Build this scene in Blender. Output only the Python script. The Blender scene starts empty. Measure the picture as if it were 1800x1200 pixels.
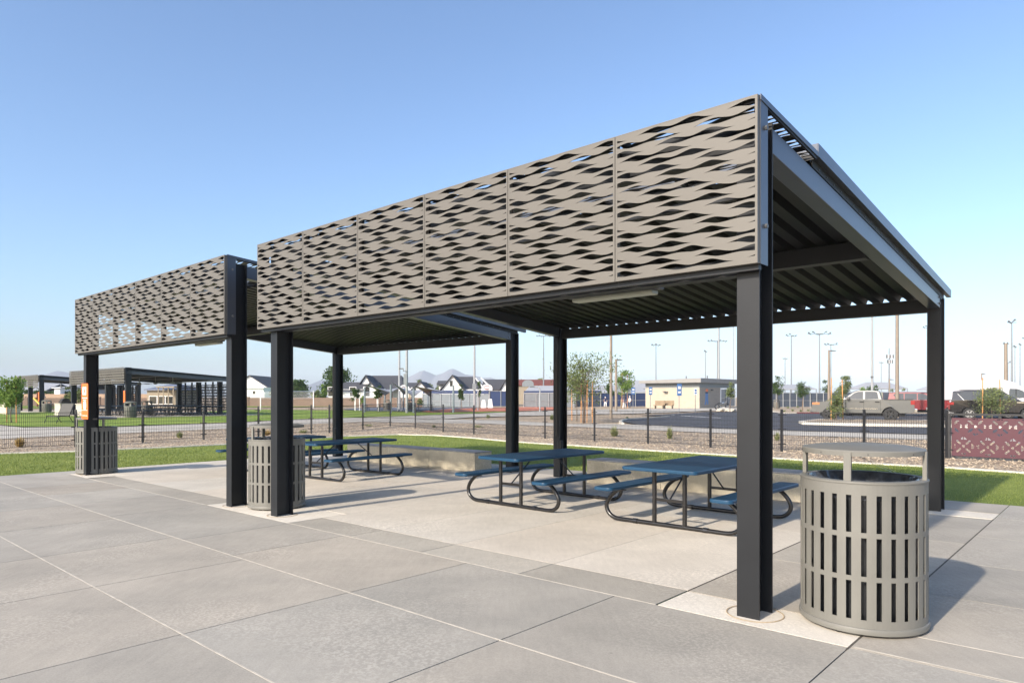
HAZE = True
import bpy, bmesh, math, random
from mathutils import Vector, Matrix, noise
random.seed(7)
S = bpy.context.scene
COL = S.collection
R = math.radians
# ------------------------------------------------------------------ camera and ground frame
F, CX, HY, H = 1205., 900., 697., 1.65          # focal length in photo pixels, principal column, horizon row, eye height
_a = math.atan(1332/F)
UX, UY = -math.sin(_a), math.cos(_a)            # U: along the shelters, to the left and away
VX, VY = math.cos(_a), math.sin(_a)             # V: from the front posts to the back posts
OX, OY = 435/F*(F*H/393), F*H/393
ROT = math.atan2(-UY, -UX)                      # local x = -U, local y = V

def smooth(t):
    t = max(0., min(1., t)); return t*t*(3-2*t)
def uv_of(x, y): return (x-OX)*UX+(y-OY)*UY, (x-OX)*VX+(y-OY)*VY
def W(u, v): return OX+u*UX+v*VX, OY+u*UY+v*VY
def G(x, y):
    """height of the ground: a slight fall along the slab, level beyond the fence"""
    u, v = uv_of(x, y)
    a = -.0077*max(-5., min(14., u))
    return a+smooth((y-25)/15)*(.1-a)
def GP(px, py):
    """ground point seen at a photo pixel"""
    z = 0.
    for _ in range(40):
        Y = F*(H-z)/(py-HY); X = (px-CX)/F*Y
        z = G(X, Y)
    return X, Y
def XD(px, Y): return (px-CX)/F*Y
def ZD(py, Y): return H+(HY-py)*Y/F

cam_d = bpy.data.cameras.new('camera'); cam = bpy.data.objects.new('camera', cam_d); COL.objects.link(cam)
cam.location = (0, 0, H); cam.rotation_euler = (R(90), 0, 0)
cam_d.sensor_width = 36; cam_d.lens = 36*F/1800; cam_d.shift_y = (HY-600)/1800
cam_d.clip_end = 9000; cam_d.clip_start = .05
S.camera = cam
S.view_settings.view_transform = 'Standard'; S.view_settings.look = 'None'
S.view_settings.exposure = 0.85; S.view_settings.gamma = 1

# sun: light travels to the right and away, about 33 degrees up
SUN_EL = R(29.5)
lx, ly = math.sin(R(43.5)), math.cos(R(43.5))
n_ = math.hypot(lx, ly); lx /= n_; ly /= n_
sd = bpy.data.lights.new('sun', 'SUN'); sun = bpy.data.objects.new('sun', sd); COL.objects.link(sun)
sd.energy = 3.4; sd.angle = R(1.1); sd.color = (1, .89, .755)
to_sun = Vector((-lx*math.cos(SUN_EL), -ly*math.cos(SUN_EL), math.sin(SUN_EL)))
sun.rotation_euler = to_sun.to_track_quat('Z', 'Y').to_euler()
wd = bpy.data.worlds.new('World'); S.world = wd; wd.use_nodes = True
nt = wd.node_tree; bg = nt.nodes['Background']
sky = nt.nodes.new('ShaderNodeTexSky'); sky.sky_type = 'NISHITA'; sky.sun_disc = False
sky.sun_elevation = SUN_EL; sky.sun_rotation = math.atan2(to_sun.x, to_sun.y)
sky.altitude = 350; sky.air_density = 1.0; sky.dust_density = 3.0; sky.ozone_density = 3.8
nt.links.new(sky.outputs[0], bg.inputs[0]); bg.inputs[1].default_value = .15

# ------------------------------------------------------------------ materials
def lin(c):
    return tuple((x/12.92 if x <= .04045 else ((x+.055)/1.055)**2.4) for x in c)
def mat(name, col, rough=.6, metal=0., var=.12, scale=6., bump=0., bscale=60., col2=None, spec=.5, coat=0., coords='Object', stretch=None):
    m = bpy.data.materials.new(name); m.use_nodes = True
    t = m.node_tree; b = t.nodes['Principled BSDF']
    b.inputs['Roughness'].default_value = rough; b.inputs['Metallic'].default_value = metal
    b.inputs['Specular IOR Level'].default_value = spec
    b.inputs['Coat Weight'].default_value = coat
    tc = t.nodes.new('ShaderNodeTexCoord')
    mp = t.nodes.new('ShaderNodeMapping'); t.links.new(tc.outputs[coords], mp.inputs[0])
    if stretch: mp.inputs['Scale'].default_value = stretch
    no = t.nodes.new('ShaderNodeTexNoise'); no.inputs['Scale'].default_value = scale; no.inputs['Detail'].default_value = 6
    t.links.new(mp.outputs[0], no.inputs['Vector'])
    cr = t.nodes.new('ShaderNodeValToRGB')
    c2 = col2 or tuple(c*(1-var) for c in col); c1 = tuple(min(1, c*(1+var)) for c in col)
    cr.color_ramp.elements[0].position = .32; cr.color_ramp.elements[1].position = .68
    cr.color_ramp.elements[0].color = (*c2, 1); cr.color_ramp.elements[1].color = (*c1, 1)
    t.links.new(no.outputs['Fac'], cr.inputs[0]); t.links.new(cr.outputs[0], b.inputs['Base Color'])
    if bump:
        n2 = t.nodes.new('ShaderNodeTexNoise'); n2.inputs['Scale'].default_value = bscale; n2.inputs['Detail'].default_value = 4
        t.links.new(mp.outputs[0], n2.inputs['Vector'])
        bp = t.nodes.new('ShaderNodeBump'); bp.inputs['Strength'].default_value = bump; bp.inputs['Distance'].default_value = .01
        t.links.new(n2.outputs['Fac'], bp.inputs['Height']); t.links.new(bp.outputs[0], b.inputs['Normal'])
    return m

def concrete(name, c1, c2, tone=True, speck=.5):
    """broom-finished concrete: blotches, fine grain, dark and pale specks; each slab has its own tone"""
    m = bpy.data.materials.new(name); m.use_nodes = True
    t = m.node_tree; b = t.nodes['Principled BSDF']; L = t.links
    b.inputs['Roughness'].default_value = .85; b.inputs['Specular IOR Level'].default_value = .3
    geo = t.nodes.new('ShaderNodeNewGeometry')
    def nz(sc, det, stretch=None, rough=.6):
        mp = t.nodes.new('ShaderNodeMapping'); L.new(geo.outputs['Position'], mp.inputs[0])
        mp.inputs['Rotation'].default_value = (0, 0, -ROT)
        if stretch: mp.inputs['Scale'].default_value = stretch
        n = t.nodes.new('ShaderNodeTexNoise'); n.inputs['Scale'].default_value = sc; n.inputs['Detail'].default_value = det
        n.inputs['Roughness'].default_value = rough
        L.new(mp.outputs[0], n.inputs['Vector']); return n
    n1 = nz(.9, 7, (1, 1.6, 1), .62); n2 = nz(7, 6, (3, .5, 1)); n3 = nz(85, 3); n4 = nz(.35, 3)
    r1 = t.nodes.new('ShaderNodeValToRGB'); r1.color_ramp.elements[0].position = .36; r1.color_ramp.elements[1].position = .66
    r1.color_ramp.elements[0].color = (*c2, 1); r1.color_ramp.elements[1].color = (*c1, 1)
    L.new(n1.outputs['Fac'], r1.inputs[0])
    def mul(col_out, fac_node, lo, hi, a=.3, bb=.7):
        rr = t.nodes.new('ShaderNodeMapRange'); rr.inputs[1].default_value = a; rr.inputs[2].default_value = bb
        rr.inputs[3].default_value = lo; rr.inputs[4].default_value = hi
        L.new(fac_node.outputs['Fac'], rr.inputs[0])
        mx = t.nodes.new('ShaderNodeMixRGB'); mx.blend_type = 'MULTIPLY'; mx.inputs[0].default_value = 1
        L.new(col_out, mx.inputs[1]); L.new(rr.outputs[0], mx.inputs[2]); return mx.outputs[0]
    c = mul(r1.outputs[0], n2, .95, 1.05); c = mul(c, n3, 1-.22*speck, 1+.2*speck, .35, .65); c = mul(c, n4, .9, 1.08)
    # mottled patches of coarse specks, where they come and go
    n5 = nz(38, 2); n6 = nz(.6, 4)
    rr = t.nodes.new('ShaderNodeMapRange'); rr.inputs[1].default_value = .48; rr.inputs[2].default_value = .62; L.new(n6.outputs['Fac'], rr.inputs[0])
    r5 = t.nodes.new('ShaderNodeMapRange'); r5.inputs[1].default_value = .45; r5.inputs[2].default_value = .6
    r5.inputs[3].default_value = .92; r5.inputs[4].default_value = 1.14; L.new(n5.outputs['Fac'], r5.inputs[0])
    mx = t.nodes.new('ShaderNodeMixRGB'); mx.blend_type = 'MULTIPLY'; L.new(rr.outputs[0], mx.inputs[0]); L.new(c, mx.inputs[1]); L.new(r5.outputs[0], mx.inputs[2]); c = mx.outputs[0]
    # small old spots and scuffs trodden into the surface
    for vs_, lim, dk in ((2.1, .022, .78), (5.3, .03, .86)):
        vo = t.nodes.new('ShaderNodeTexVoronoi'); vo.inputs['Scale'].default_value = vs_; L.new(geo.outputs['Position'], vo.inputs['Vector'])
        r7 = t.nodes.new('ShaderNodeMapRange'); r7.inputs[1].default_value = lim*.6; r7.inputs[2].default_value = lim*1.6; r7.inputs[3].default_value = dk; r7.inputs[4].default_value = 1.
        L.new(vo.outputs['Distance'], r7.inputs[0])
        mx = t.nodes.new('ShaderNodeMixRGB'); mx.blend_type = 'MULTIPLY'; mx.inputs[0].default_value = 1; L.new(c, mx.inputs[1]); L.new(r7.outputs[0], mx.inputs[2]); c = mx.outputs[0]
    if tone:
        at = t.nodes.new('ShaderNodeAttribute'); at.attribute_name = 'tone'
        mx = t.nodes.new('ShaderNodeMixRGB'); mx.blend_type = 'MULTIPLY'; mx.inputs[0].default_value = 1
        L.new(c, mx.inputs[1]); L.new(at.outputs['Color'], mx.inputs[2]); c = mx.outputs[0]
    L.new(c, b.inputs['Base Color'])
    bp = t.nodes.new('ShaderNodeBump'); bp.inputs['Strength'].default_value = .25; bp.inputs['Distance'].default_value = .004
    L.new(n3.outputs['Fac'], bp.inputs['Height']); L.new(bp.outputs[0], b.inputs['Normal'])
    return m

def stones(name, cols, scale=28., rough=.9, dist=.02):
    m = bpy.data.materials.new(name); m.use_nodes = True
    t = m.node_tree; b = t.nodes['Principled BSDF']; L = t.links
    b.inputs['Roughness'].default_value = rough; b.inputs['Specular IOR Level'].default_value = .25
    geo = t.nodes.new('ShaderNodeNewGeometry')
    vo = t.nodes.new('ShaderNodeTexVoronoi'); vo.inputs['Scale'].default_value = scale
    L.new(geo.outputs['Position'], vo.inputs['Vector'])
    sep = t.nodes.new('ShaderNodeSeparateColor'); L.new(vo.outputs['Color'], sep.inputs[0])
    cr = t.nodes.new('ShaderNodeValToRGB'); cr.color_ramp.interpolation = 'CONSTANT'
    el = cr.color_ramp.elements
    for i, c in enumerate(cols):
        e = el[i] if i < 2 else el.new(i/len(cols))
        e.position = i/len(cols); e.color = (*c, 1)
    L.new(sep.outputs[0], cr.inputs[0])
    n = t.nodes.new('ShaderNodeTexNoise'); n.inputs['Scale'].default_value = .5; n.inputs['Detail'].default_value = 4
    L.new(geo.outputs['Position'], n.inputs['Vector'])
    rr = t.nodes.new('ShaderNodeMapRange'); rr.inputs[3].default_value = .82; rr.inputs[4].default_value = 1.15; rr.inputs[1].default_value = .3; rr.inputs[2].default_value = .7
    L.new(n.outputs['Fac'], rr.inputs[0])
    mx = t.nodes.new('ShaderNodeMixRGB'); mx.blend_type = 'MULTIPLY'; mx.inputs[0].default_value = 1
    L.new(cr.outputs[0], mx.inputs[1]); L.new(rr.outputs[0], mx.inputs[2]); L.new(mx.outputs[0], b.inputs['Base Color'])
    bp = t.nodes.new('ShaderNodeBump'); bp.inputs['Strength'].default_value = .7; bp.inputs['Distance'].default_value = dist; bp.invert = True
    L.new(vo.outputs['Distance'], bp.inputs['Height']); L.new(bp.outputs[0], b.inputs['Normal'])
    return m

def leafmat(name, c1, c2, trans=.35):
    m = bpy.data.materials.new(name); m.use_nodes = True
    t = m.node_tree; L = t.links; b = t.nodes['Principled BSDF']; out = t.nodes['Material Output']
    b.inputs['Roughness'].default_value = .55; b.inputs['Specular IOR Level'].default_value = .3
    geo = t.nodes.new('ShaderNodeNewGeometry')
    n = t.nodes.new('ShaderNodeTexNoise'); n.inputs['Scale'].default_value = 2.2; n.inputs['Detail'].default_value = 5
    L.new(geo.outputs['Position'], n.inputs['Vector'])
    ad = t.nodes.new('ShaderNodeMath'); ad.operation = 'MULTIPLY_ADD'; ad.inputs[1].default_value = .45; 
    L.new(geo.outputs['Random Per Island'], ad.inputs[0]); L.new(n.outputs['Fac'], ad.inputs[2])
    cr = t.nodes.new('ShaderNodeValToRGB'); cr.color_ramp.elements[0].position = .4; cr.color_ramp.elements[1].position = 1.
    cr.color_ramp.elements[0].color = (*c1, 1); cr.color_ramp.elements[1].color = (*c2, 1)
    L.new(ad.outputs[0], cr.inputs[0]); L.new(cr.outputs[0], b.inputs['Base Color'])
    tr = t.nodes.new('ShaderNodeBsdfTranslucent'); L.new(cr.outputs[0], tr.inputs[0])
    ms = t.nodes.new('ShaderNodeMixShader'); ms.inputs[0].default_value = trans
    L.new(b.outputs[0], ms.inputs[1]); L.new(tr.outputs[0], ms.inputs[2]); L.new(ms.outputs[0], out.inputs[0])
    return m

def lawn_mat(name, c1, c2, c3):
    m = bpy.data.materials.new(name); m.use_nodes = True
    t = m.node_tree; L = t.links; b = t.nodes['Principled BSDF']
    b.inputs['Roughness'].default_value = .9; b.inputs['Specular IOR Level'].default_value = .15
    geo = t.nodes.new('ShaderNodeNewGeometry')
    n1 = t.nodes.new('ShaderNodeTexNoise'); n1.inputs['Scale'].default_value = .35; n1.inputs['Detail'].default_value = 6
    n2 = t.nodes.new('ShaderNodeTexNoise'); n2.inputs['Scale'].default_value = 28; n2.inputs['Detail'].default_value = 4
    L.new(geo.outputs['Position'], n1.inputs['Vector']); L.new(geo.outputs['Position'], n2.inputs['Vector'])
    cr = t.nodes.new('ShaderNodeValToRGB'); cr.color_ramp.elements[0].position = .35; cr.color_ramp.elements[1].position = .65
    cr.color_ramp.elements[0].color = (*c1, 1); cr.color_ramp.elements[1].color = (*c2, 1)
    L.new(n1.outputs['Fac'], cr.inputs[0])
    mx = t.nodes.new('ShaderNodeMixRGB'); rr = t.nodes.new('ShaderNodeMapRange'); rr.inputs[1].default_value = .45; rr.inputs[2].default_value = .75; rr.inputs[4].default_value = .75
    L.new(n2.outputs['Fac'], rr.inputs[0]); L.new(rr.outputs[0], mx.inputs[0]); L.new(cr.outputs[0], mx.inputs[1]); mx.inputs[2].default_value = (*c3, 1)
    L.new(mx.outputs[0], b.inputs['Base Color'])
    bp = t.nodes.new('ShaderNodeBump'); bp.inputs['Strength'].default_value = .8; bp.inputs['Distance'].default_value = .03
    L.new(n2.outputs['Fac'], bp.inputs['Height']); L.new(bp.outputs[0], b.inputs['Normal'])
    return m

def brick_mat(name, c1, c2, mortar, scale=1., bw=.4, bh=.2, ms=.012):
    m = bpy.data.materials.new(name); m.use_nodes = True
    t = m.node_tree; L = t.links; b = t.nodes['Principled BSDF']; b.inputs['Roughness'].default_value = .9
    tc = t.nodes.new('ShaderNodeTexCoord'); sx = t.nodes.new('ShaderNodeSeparateXYZ'); L.new(tc.outputs['Object'], sx.inputs[0])
    ad = t.nodes.new('ShaderNodeMath'); L.new(sx.outputs[0], ad.inputs[0]); L.new(sx.outputs[1], ad.inputs[1])
    cb = t.nodes.new('ShaderNodeCombineXYZ'); L.new(ad.outputs[0], cb.inputs[0]); L.new(sx.outputs[2], cb.inputs[1])
    br = t.nodes.new('ShaderNodeTexBrick'); L.new(cb.outputs[0], br.inputs[0])
    br.inputs['Color1'].default_value = (*c1, 1); br.inputs['Color2'].default_value = (*c2, 1); br.inputs['Mortar'].default_value = (*mortar, 1)
    br.inputs['Scale'].default_value = scale; br.inputs['Brick Width'].default_value = bw; br.inputs['Row Height'].default_value = bh; br.inputs['Mortar Size'].default_value = ms
    L.new(br.outputs[0], b.inputs['Base Color']); return m

def glassmat(name, col, rough=.08):
    m = mat(name, col, rough, 0., .05, 2); m.node_tree.nodes['Principled BSDF'].inputs['Specular IOR Level'].default_value = .9
    return m

M = {}
M['steel'] = mat('dark_painted_steel', (.0115, .0128, .015), .45, 0, .12, 3, .05, 30, spec=.38)
M['deck'] = mat('dark_painted_deck', (.010, .0105, .0095), .5, 0, .12, 2, spec=.35)
M['flash'] = mat('bluegrey_flashing', (.085, .095, .115), .3, .45, .06, 2, spec=.6)
M['taupe'] = mat('taupe_perforated_steel', (.128, .117, .099), .5, 0, .06, 1.1, .02, 60)
M['can'] = mat('putty_powder_coat', (.158, .153, .134), .5, 0, .09, 2.5, .07, 160)
M['liner'] = mat('black_plastic_liner', (.018, .019, .021), .3, 0, .3, 8, .3, 18)
M['bag'] = mat('crumpled_black_bag', (.06, .066, .078), .22, 0, .4, 14, .8, 14)
M['blue'] = mat('blue_plastisol', (.013, .055, .112), .38, 0, .08, 4, spec=.35)
M['boltdark'] = mat('painted_bolt', (.12, .125, .13), .4, .3, .1)
M['blacktube'] = mat('black_gloss_tube', (.012, .011, .011), .28, 0, .3, 6, spec=.6)
M['bolt'] = mat('zinc_bolt', (.5, .5, .48), .35, .8, .1)
M['slabgrey'] = concrete('grey_paving_concrete', (.385, .352, .298), (.318, .295, .252), speck=.35)
M['slabwarm'] = concrete('warm_paving_concrete', (.57, .522, .445), (.50, .458, .39), speck=.25)
M['padconc'] = concrete('pale_pad_concrete', (.66, .61, .52), (.57, .525, .45), tone=False, speck=.25)
M['seatconc'] = concrete('formed_bench_concrete', (.58, .52, .40), (.42, .375, .285), tone=False, speck=.3)
M['seattop'] = concrete('shade_tinted_bench_top', (.30, .30, .30), (.22, .225, .23), tone=False, speck=.2)  # bluish shade lying on the bench top, put into its colour
M['seal'] = mat('joint_sealant', (.47, .43, .36), .8, 0, .15, 12)
M['jointdark'] = mat('dark_joint', (.075, .065, .052), .95, 0, .3, 14)
M['caulk'] = mat('tan_caulk', (.42, .32, .2), .8, 0, .2, 14)
M['pathconc'] = concrete('path_concrete', (.47, .43, .36), (.40, .365, .31), tone=False, speck=.2)
M['curb'] = concrete('curb_concrete', (.66, .61, .52), (.56, .52, .44), tone=False, speck=.2)
M['gravel'] = stones('tan_crushed_rock', [(.42, .33, .225), (.27, .205, .14), (.50, .42, .31), (.14, .105, .075), (.38, .29, .20), (.32, .27, .21)], 18)
M['desert'] = stones('desert_ground', [(.40, .31, .205), (.34, .26, .18), (.45, .36, .25), (.29, .225, .155)], 9)
M['rock'] = mat('crushed_rock', (.46, .37, .26), .9, 0, .3, 5, col2=(.17, .13, .095), coords='Object')
M['lawn'] = lawn_mat('near_turf', (.145, .19, .035), (.215, .255, .06), (.10, .135, .022))
M['lawnfar'] = lawn_mat('far_turf', (.16, .25, .04), (.27, .32, .07), (.12, .2, .03))
M['blade'] = leafmat('turf_blades', (.115, .16, .028), (.29, .325, .09), .3)
M['asphalt'] = mat('asphalt', (.052, .052, .058), .9, 0, .12, 1.2, .3, 60, coords='Object')
M['white'] = mat('white_paint', (.78, .78, .77), .5, 0, .03)
M['offwhite'] = mat('offwhite_wall', (.74, .73, .70), .85, 0, .04, 3)
M['roofgrey'] = mat('charcoal_shingles', (.06, .06, .066), .85, 0, .2, 8, .2, 20)
M['galv'] = mat('galvanised_pole', (.21, .225, .235), .5, .2, .05)
M['polelight'] = mat('pale_pole_paint', (.30, .31, .315), .5, 0, .05)
M['polebrown'] = mat('brown_pole_paint', (.23, .185, .14), .5, 0, .08, 3)
M['polegrey'] = mat('bluegrey_pole_paint', (.16, .19, .21), .5, 0, .06)
M['lamp'] = mat('lamp_head_metal', (.12, .12, .12), .5)
M['fence'] = mat('black_fence_steel', (.018, .018, .02), .45)
M['burg'] = mat('burgundy_panel', (.075, .019, .03), .5, 0, .06, 3)
M['glass'] = glassmat('tinted_glass', (.02, .024, .024))
M['pane'] = glassmat('greenish_glass', (.16, .2, .18))
M['tyre'] = mat('tyre_rubber', (.022, .022, .022), .8)
M['rim'] = mat('alloy_rim', (.5, .5, .5), .3, .8)
M['darkrim'] = mat('dark_rim', (.04, .04, .04), .4, .4)
M['bark'] = mat('bark', (.16, .115, .08), .9, 0, .25, 12)
M['stake'] = mat('orange_wood_stake', (.55, .26, .09), .8, 0, .12, 8)
M['leafbright'] = leafmat('bright_leaves', (.07, .135, .02), (.25, .35, .08))
M['leafdark'] = leafmat('deep_leaves', (.028, .06, .012), (.10, .16, .035))
M['leafolive'] = leafmat('olive_leaves', (.07, .10, .028), (.25, .29, .11))
M['dry'] = leafmat('dry_grass', (.28, .18, .05), (.62, .46, .17), .25)
M['green'] = leafmat('green_grass_plant', (.12, .15, .05), (.40, .41, .18), .3)
M['navy'] = mat('navy_windscreen', (.018, .035, .10), .7, 0, .06, 1.5)
M['screengrey'] = mat('grey_windscreen', (.17, .19, .20), .75, 0, .08, 1.5)
M['screenslate'] = mat('slate_windscreen', (.065, .08, .105), .75, 0, .08, 1.5)
M['sailgrey'] = mat('grey_shade_fabric', (.30, .31, .33), .8, 0, .05)
M['court'] = mat('red_court_surface', (.52, .17, .09), .8, 0, .06)
M['courtblue'] = mat('slate_court_surface', (.13, .15, .19), .8, 0, .06)
M['orange'] = mat('orange_sign', (.78, .16, .025), .4, 0, .02)
M['red'] = mat('red_paint', (.16, .008, .012), .35, 0, .05, coat=.2)
M['redlens'] = mat('red_lens', (.26, .012, .01), .3, 0, .05)
M['amber'] = mat('amber_lens', (.38, .17, .07), .3, 0, .05)
M['pewter'] = mat('pewter_car_paint', (.125, .127, .122), .3, .35, .03, 3, coat=.4)
M['blackcar'] = mat('black_car_paint', (.012, .012, .014), .15, .2, .03, 3, coat=1.)
M['whitecar'] = mat('white_car_paint', (.47, .47, .49), .4, 0, .02, coat=.1)
M['chrome'] = mat('chrome', (.7, .7, .7), .15, 1., .03)
M['block'] = brick_mat('cream_block', (.47, .41, .32), (.42, .37, .29), (.33, .28, .22))
M['blockshade'] = brick_mat('shaded_cream_block', (.32, .29, .25), (.29, .265, .23), (.22, .2, .17))  # darkened copy of the cream block: wall shade put into the colour
M['tanwall'] = brick_mat('tan_block', (.40, .28, .19), (.36, .25, .17), (.28, .2, .14))
M['brownwall'] = brick_mat('brown_block', (.20, .135, .10), (.17, .12, .09), (.12, .09, .07))
M['stonewhite'] = mat('pale_stone', (.44, .41, .35), .85, 0, .14, 6, .2, 12)
M['mount'] = mat('bare_mountain', (.13, .125, .13), .95, 0, .25, .004, coords='Object')
M['skyblue'] = mat('blue_sign', (.08, .19, .42), .5, 0, .03)
M['fixture'] = mat('fixture_housing', (.05, .052, .055), .4)
M['lens'] = mat('frosted_lens', (.34, .36, .30), .35, 0, .04)
M['beige'] = mat('beige_stucco', (.30, .25, .18), .9, 0, .06, 3)
M['solar'] = mat('bluish_tile_roof', (.15, .17, .22), .5, 0, .1, 3)
M['redroof'] = mat('red_tile_roof', (.16, .045, .03), .8, 0, .1, 3)
M['yellow'] = mat('yellow_slide_plastic', (.75, .5, .08), .4)
M['skin'] = mat('skin', (.5, .3, .2), .6)
M['mesh'] = mat('grey_woven_mesh', (.07, .068, .062), .7, 0, .3, 60)

# ------------------------------------------------------------------ geometry helpers
class MB:
    def __init__(s): s.v = []; s.f = []
    def add(s, vs, fs):
        o = len(s.v); s.v += [tuple(v) for v in vs]; s.f += [tuple(i+o for i in f) for f in fs]; return s
    def box(s, x0, x1, y0, y1, z0, z1):
        x0, x1 = sorted((x0, x1)); y0, y1 = sorted((y0, y1)); z0, z1 = sorted((z0, z1))
        return s.add([(x0, y0, z0), (x1, y0, z0), (x1, y1, z0), (x0, y1, z0), (x0, y0, z1), (x1, y0, z1), (x1, y1, z1), (x0, y1, z1)],
                     [(0, 3, 2, 1), (4, 5, 6, 7), (0, 1, 5, 4), (1, 2, 6, 5), (2, 3, 7, 6), (3, 0, 4, 7)])
    def hexa(s, p):   # eight corners: bottom ring then top ring
        return s.add(p, [(0, 3, 2, 1), (4, 5, 6, 7), (0, 1, 5, 4), (1, 2, 6, 5), (2, 3, 7, 6), (3, 0, 4, 7)])
    def prism(s, poly, fn0, fn1):
        """poly: 2-D outline; fn0/fn1 map an outline point to the two ends"""
        n = len(poly); vs = [fn0(p) for p in poly]+[fn1(p) for p in poly]
        return s.add(vs, [tuple(range(n))[::-1], tuple(range(n, 2*n))]+[(i, (i+1) % n, (i+1) % n+n, i+n) for i in range(n)])
    def tube(s, pts, r, seg=10, cap=True):
        pts = [Vector(p) for p in pts]; n = len(pts); rings = []
        rs = r if isinstance(r, (list, tuple)) else [r]*n
        ref = None
        for i, p in enumerate(pts):
            d = (pts[min(i+1, n-1)]-pts[max(i-1, 0)]).normalized()
            if ref is None:
                ref = Vector((0, 0, 1)) if abs(d.z) < .9 else Vector((1, 0, 0))
            a = d.cross(ref).normalized(); b = a.cross(d).normalized(); ref = b
            rings.append([p+(a*math.cos(2*math.pi*k/seg)+b*math.sin(2*math.pi*k/seg))*rs[i] for k in range(seg)])
        vs = [q for rg in rings for q in rg]; fs = []
        for i in range(n-1):
            for k in range(seg):
                k2 = (k+1) % seg
                fs.append((i*seg+k, (i+1)*seg+k, (i+1)*seg+k2, i*seg+k2))
        if cap: fs.append(tuple(range(seg))); fs.append(tuple(range((n-1)*seg, n*seg))[::-1])
        return s.add(vs, fs)
    def lathe(s, prof, seg=32, cx=0, cy=0, a0=0., closed=False):
        n = len(prof); vs = []
        for k in range(seg):
            a = a0+2*math.pi*k/seg
            for r_, z in prof: vs.append((cx+r_*math.cos(a), cy+r_*math.sin(a), z))
        fs = []
        for k in range(seg):
            k2 = (k+1) % seg
            for i in range(n-1 if not closed else n):
                j = (i+1) % n
                fs.append((k*n+i, k2*n+i, k2*n+j, k*n+j))
        return s.add(vs, fs)
    def ico(s, c, r, sq=(1, 1, 1), rough=0.):
        bm = bmesh.new(); bmesh.ops.create_icosphere(bm, subdivisions=1, radius=r)
        vs = [(c[0]+v.co.x*sq[0]*(1+random.uniform(-rough, rough)), c[1]+v.co.y*sq[1]*(1+random.uniform(-rough, rough)), c[2]+v.co.z*sq[2]) for v in bm.verts]
        fs = [tuple(v.index for v in f.verts) for f in bm.faces]; bm.free()
        return s.add(vs, fs)
    def build(s, name, m, parent=None, smooth_=False, bevel=0., loc=None, rotz=None, recalc=True):
        me = bpy.data.meshes.new(name); me.from_pydata(s.v, [], s.f)
        if recalc and len(s.f) < 60000:
            bm = bmesh.new(); bm.from_mesh(me); bmesh.ops.remove_doubles(bm, verts=bm.verts, dist=1e-6)
            bmesh.ops.recalc_face_normals(bm, faces=bm.faces); bm.to_mesh(me); bm.free()
        me.materials.append(M[m] if isinstance(m, str) else m)
        if smooth_: me.shade_smooth()
        o = bpy.data.objects.new(name, me); COL.objects.link(o)
        if smooth_: 
            try: me.set_sharp_from_angle(angle=R(40))
            except Exception: pass
        if parent: o.parent = parent
        if loc: o.location = loc
        if rotz is not None: o.rotation_euler = (0, 0, rotz)
        if bevel:
            b = o.modifiers.new('bevel', 'BEVEL'); b.width = bevel; b.segments = 2; b.limit_method = 'ANGLE'; b.angle_limit = R(35)
        return o

def smoothpath(pts, n=6):
    """Catmull-Rom through the points"""
    P = [Vector(p) for p in pts]; out = []
    for i in range(len(P)-1):
        p0 = P[max(i-1, 0)]; p1 = P[i]; p2 = P[i+1]; p3 = P[min(i+2, len(P)-1)]
        for k in range(n):
            t = k/n
            out.append(.5*((2*p1)+(-p0+p2)*t+(2*p0-5*p1+4*p2-p3)*t*t+(-p0+3*p1-3*p2+p3)*t**3))
    out.append(P[-1]); return out

def tag(o, label, cat, group=None, kind=None):
    if kind: o['kind'] = kind
    if label: o['label'] = label
    if cat: o['category'] = cat
    if group: o['group'] = group
    return o
def empty(name, x, y, z, rz=0.):
    o = bpy.data.objects.new(name, None); COL.objects.link(o); o.location = (x, y, z); o.rotation_euler = (0, 0, rz); o.empty_display_size = .2
    return o
def kids(o): return [c for c in bpy.data.objects if c.parent == o]
_children = {}
def copy_tree(o, parent=None):
    c = o.copy(); COL.objects.link(c)
    if parent: c.parent = parent
    for ch in kids(o):
        copy_tree(ch, c)
    return c

# ------------------------------------------------------------------ ground sheets
def sheet(name, poly, lift, m, thick=0., kind='structure', label=None):
    """poly in world xy -> mesh that follows the ground, lifted"""
    bm = bmesh.new()
    vs = [bm.verts.new((x, y, 0)) for x, y in poly]
    f = bm.faces.new(vs)
    bmesh.ops.triangulate(bm, faces=[f])
    def cut(co, no):
        bmesh.ops.bisect_plane(bm, geom=bm.verts[:]+bm.edges[:]+bm.faces[:], dist=1e-5, plane_co=co, plane_no=no)
    ys = [p[1] for p in poly]; xs = [p[0] for p in poly]
    for u in (-5., 14.):
        x, y = W(u, 0); cut((x, y, 0), (UX, UY, 0))
    for k in range(0, 11):
        Yc = 24.5+k*1.6
        if min(ys) < Yc < max(ys): cut((0, Yc, 0), (0, 1, 0))
    if min(ys) < 40:
        for k in range(-12, 13):
            Xc = k*2.5
            if min(xs) < Xc < max(xs): cut((Xc, 0, 0), (1, 0, 0))
    for v in bm.verts: v.co.z = G(v.co.x, v.co.y)+lift
    if thick:
        r = bmesh.ops.extrude_face_region(bm, geom=bm.faces[:])
        for e in r['geom']:
            if isinstance(e, bmesh.types.BMVert): e.co.z -= thick
    bmesh.ops.recalc_face_normals(bm, faces=bm.faces)
    me = bpy.data.meshes.new(name); bm.to_mesh(me); bm.free()
    if not thick:
        for p in me.polygons:
            if p.normal.z < 0: p.flip()
    me.materials.append(M[m]); o = bpy.data.objects.new(name, me); COL.objects.link(o)
    if kind: o['kind'] = kind
    if label: o['label'] = label
    return o
def pxpoly(l): return [GP(*p) for p in l]
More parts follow.
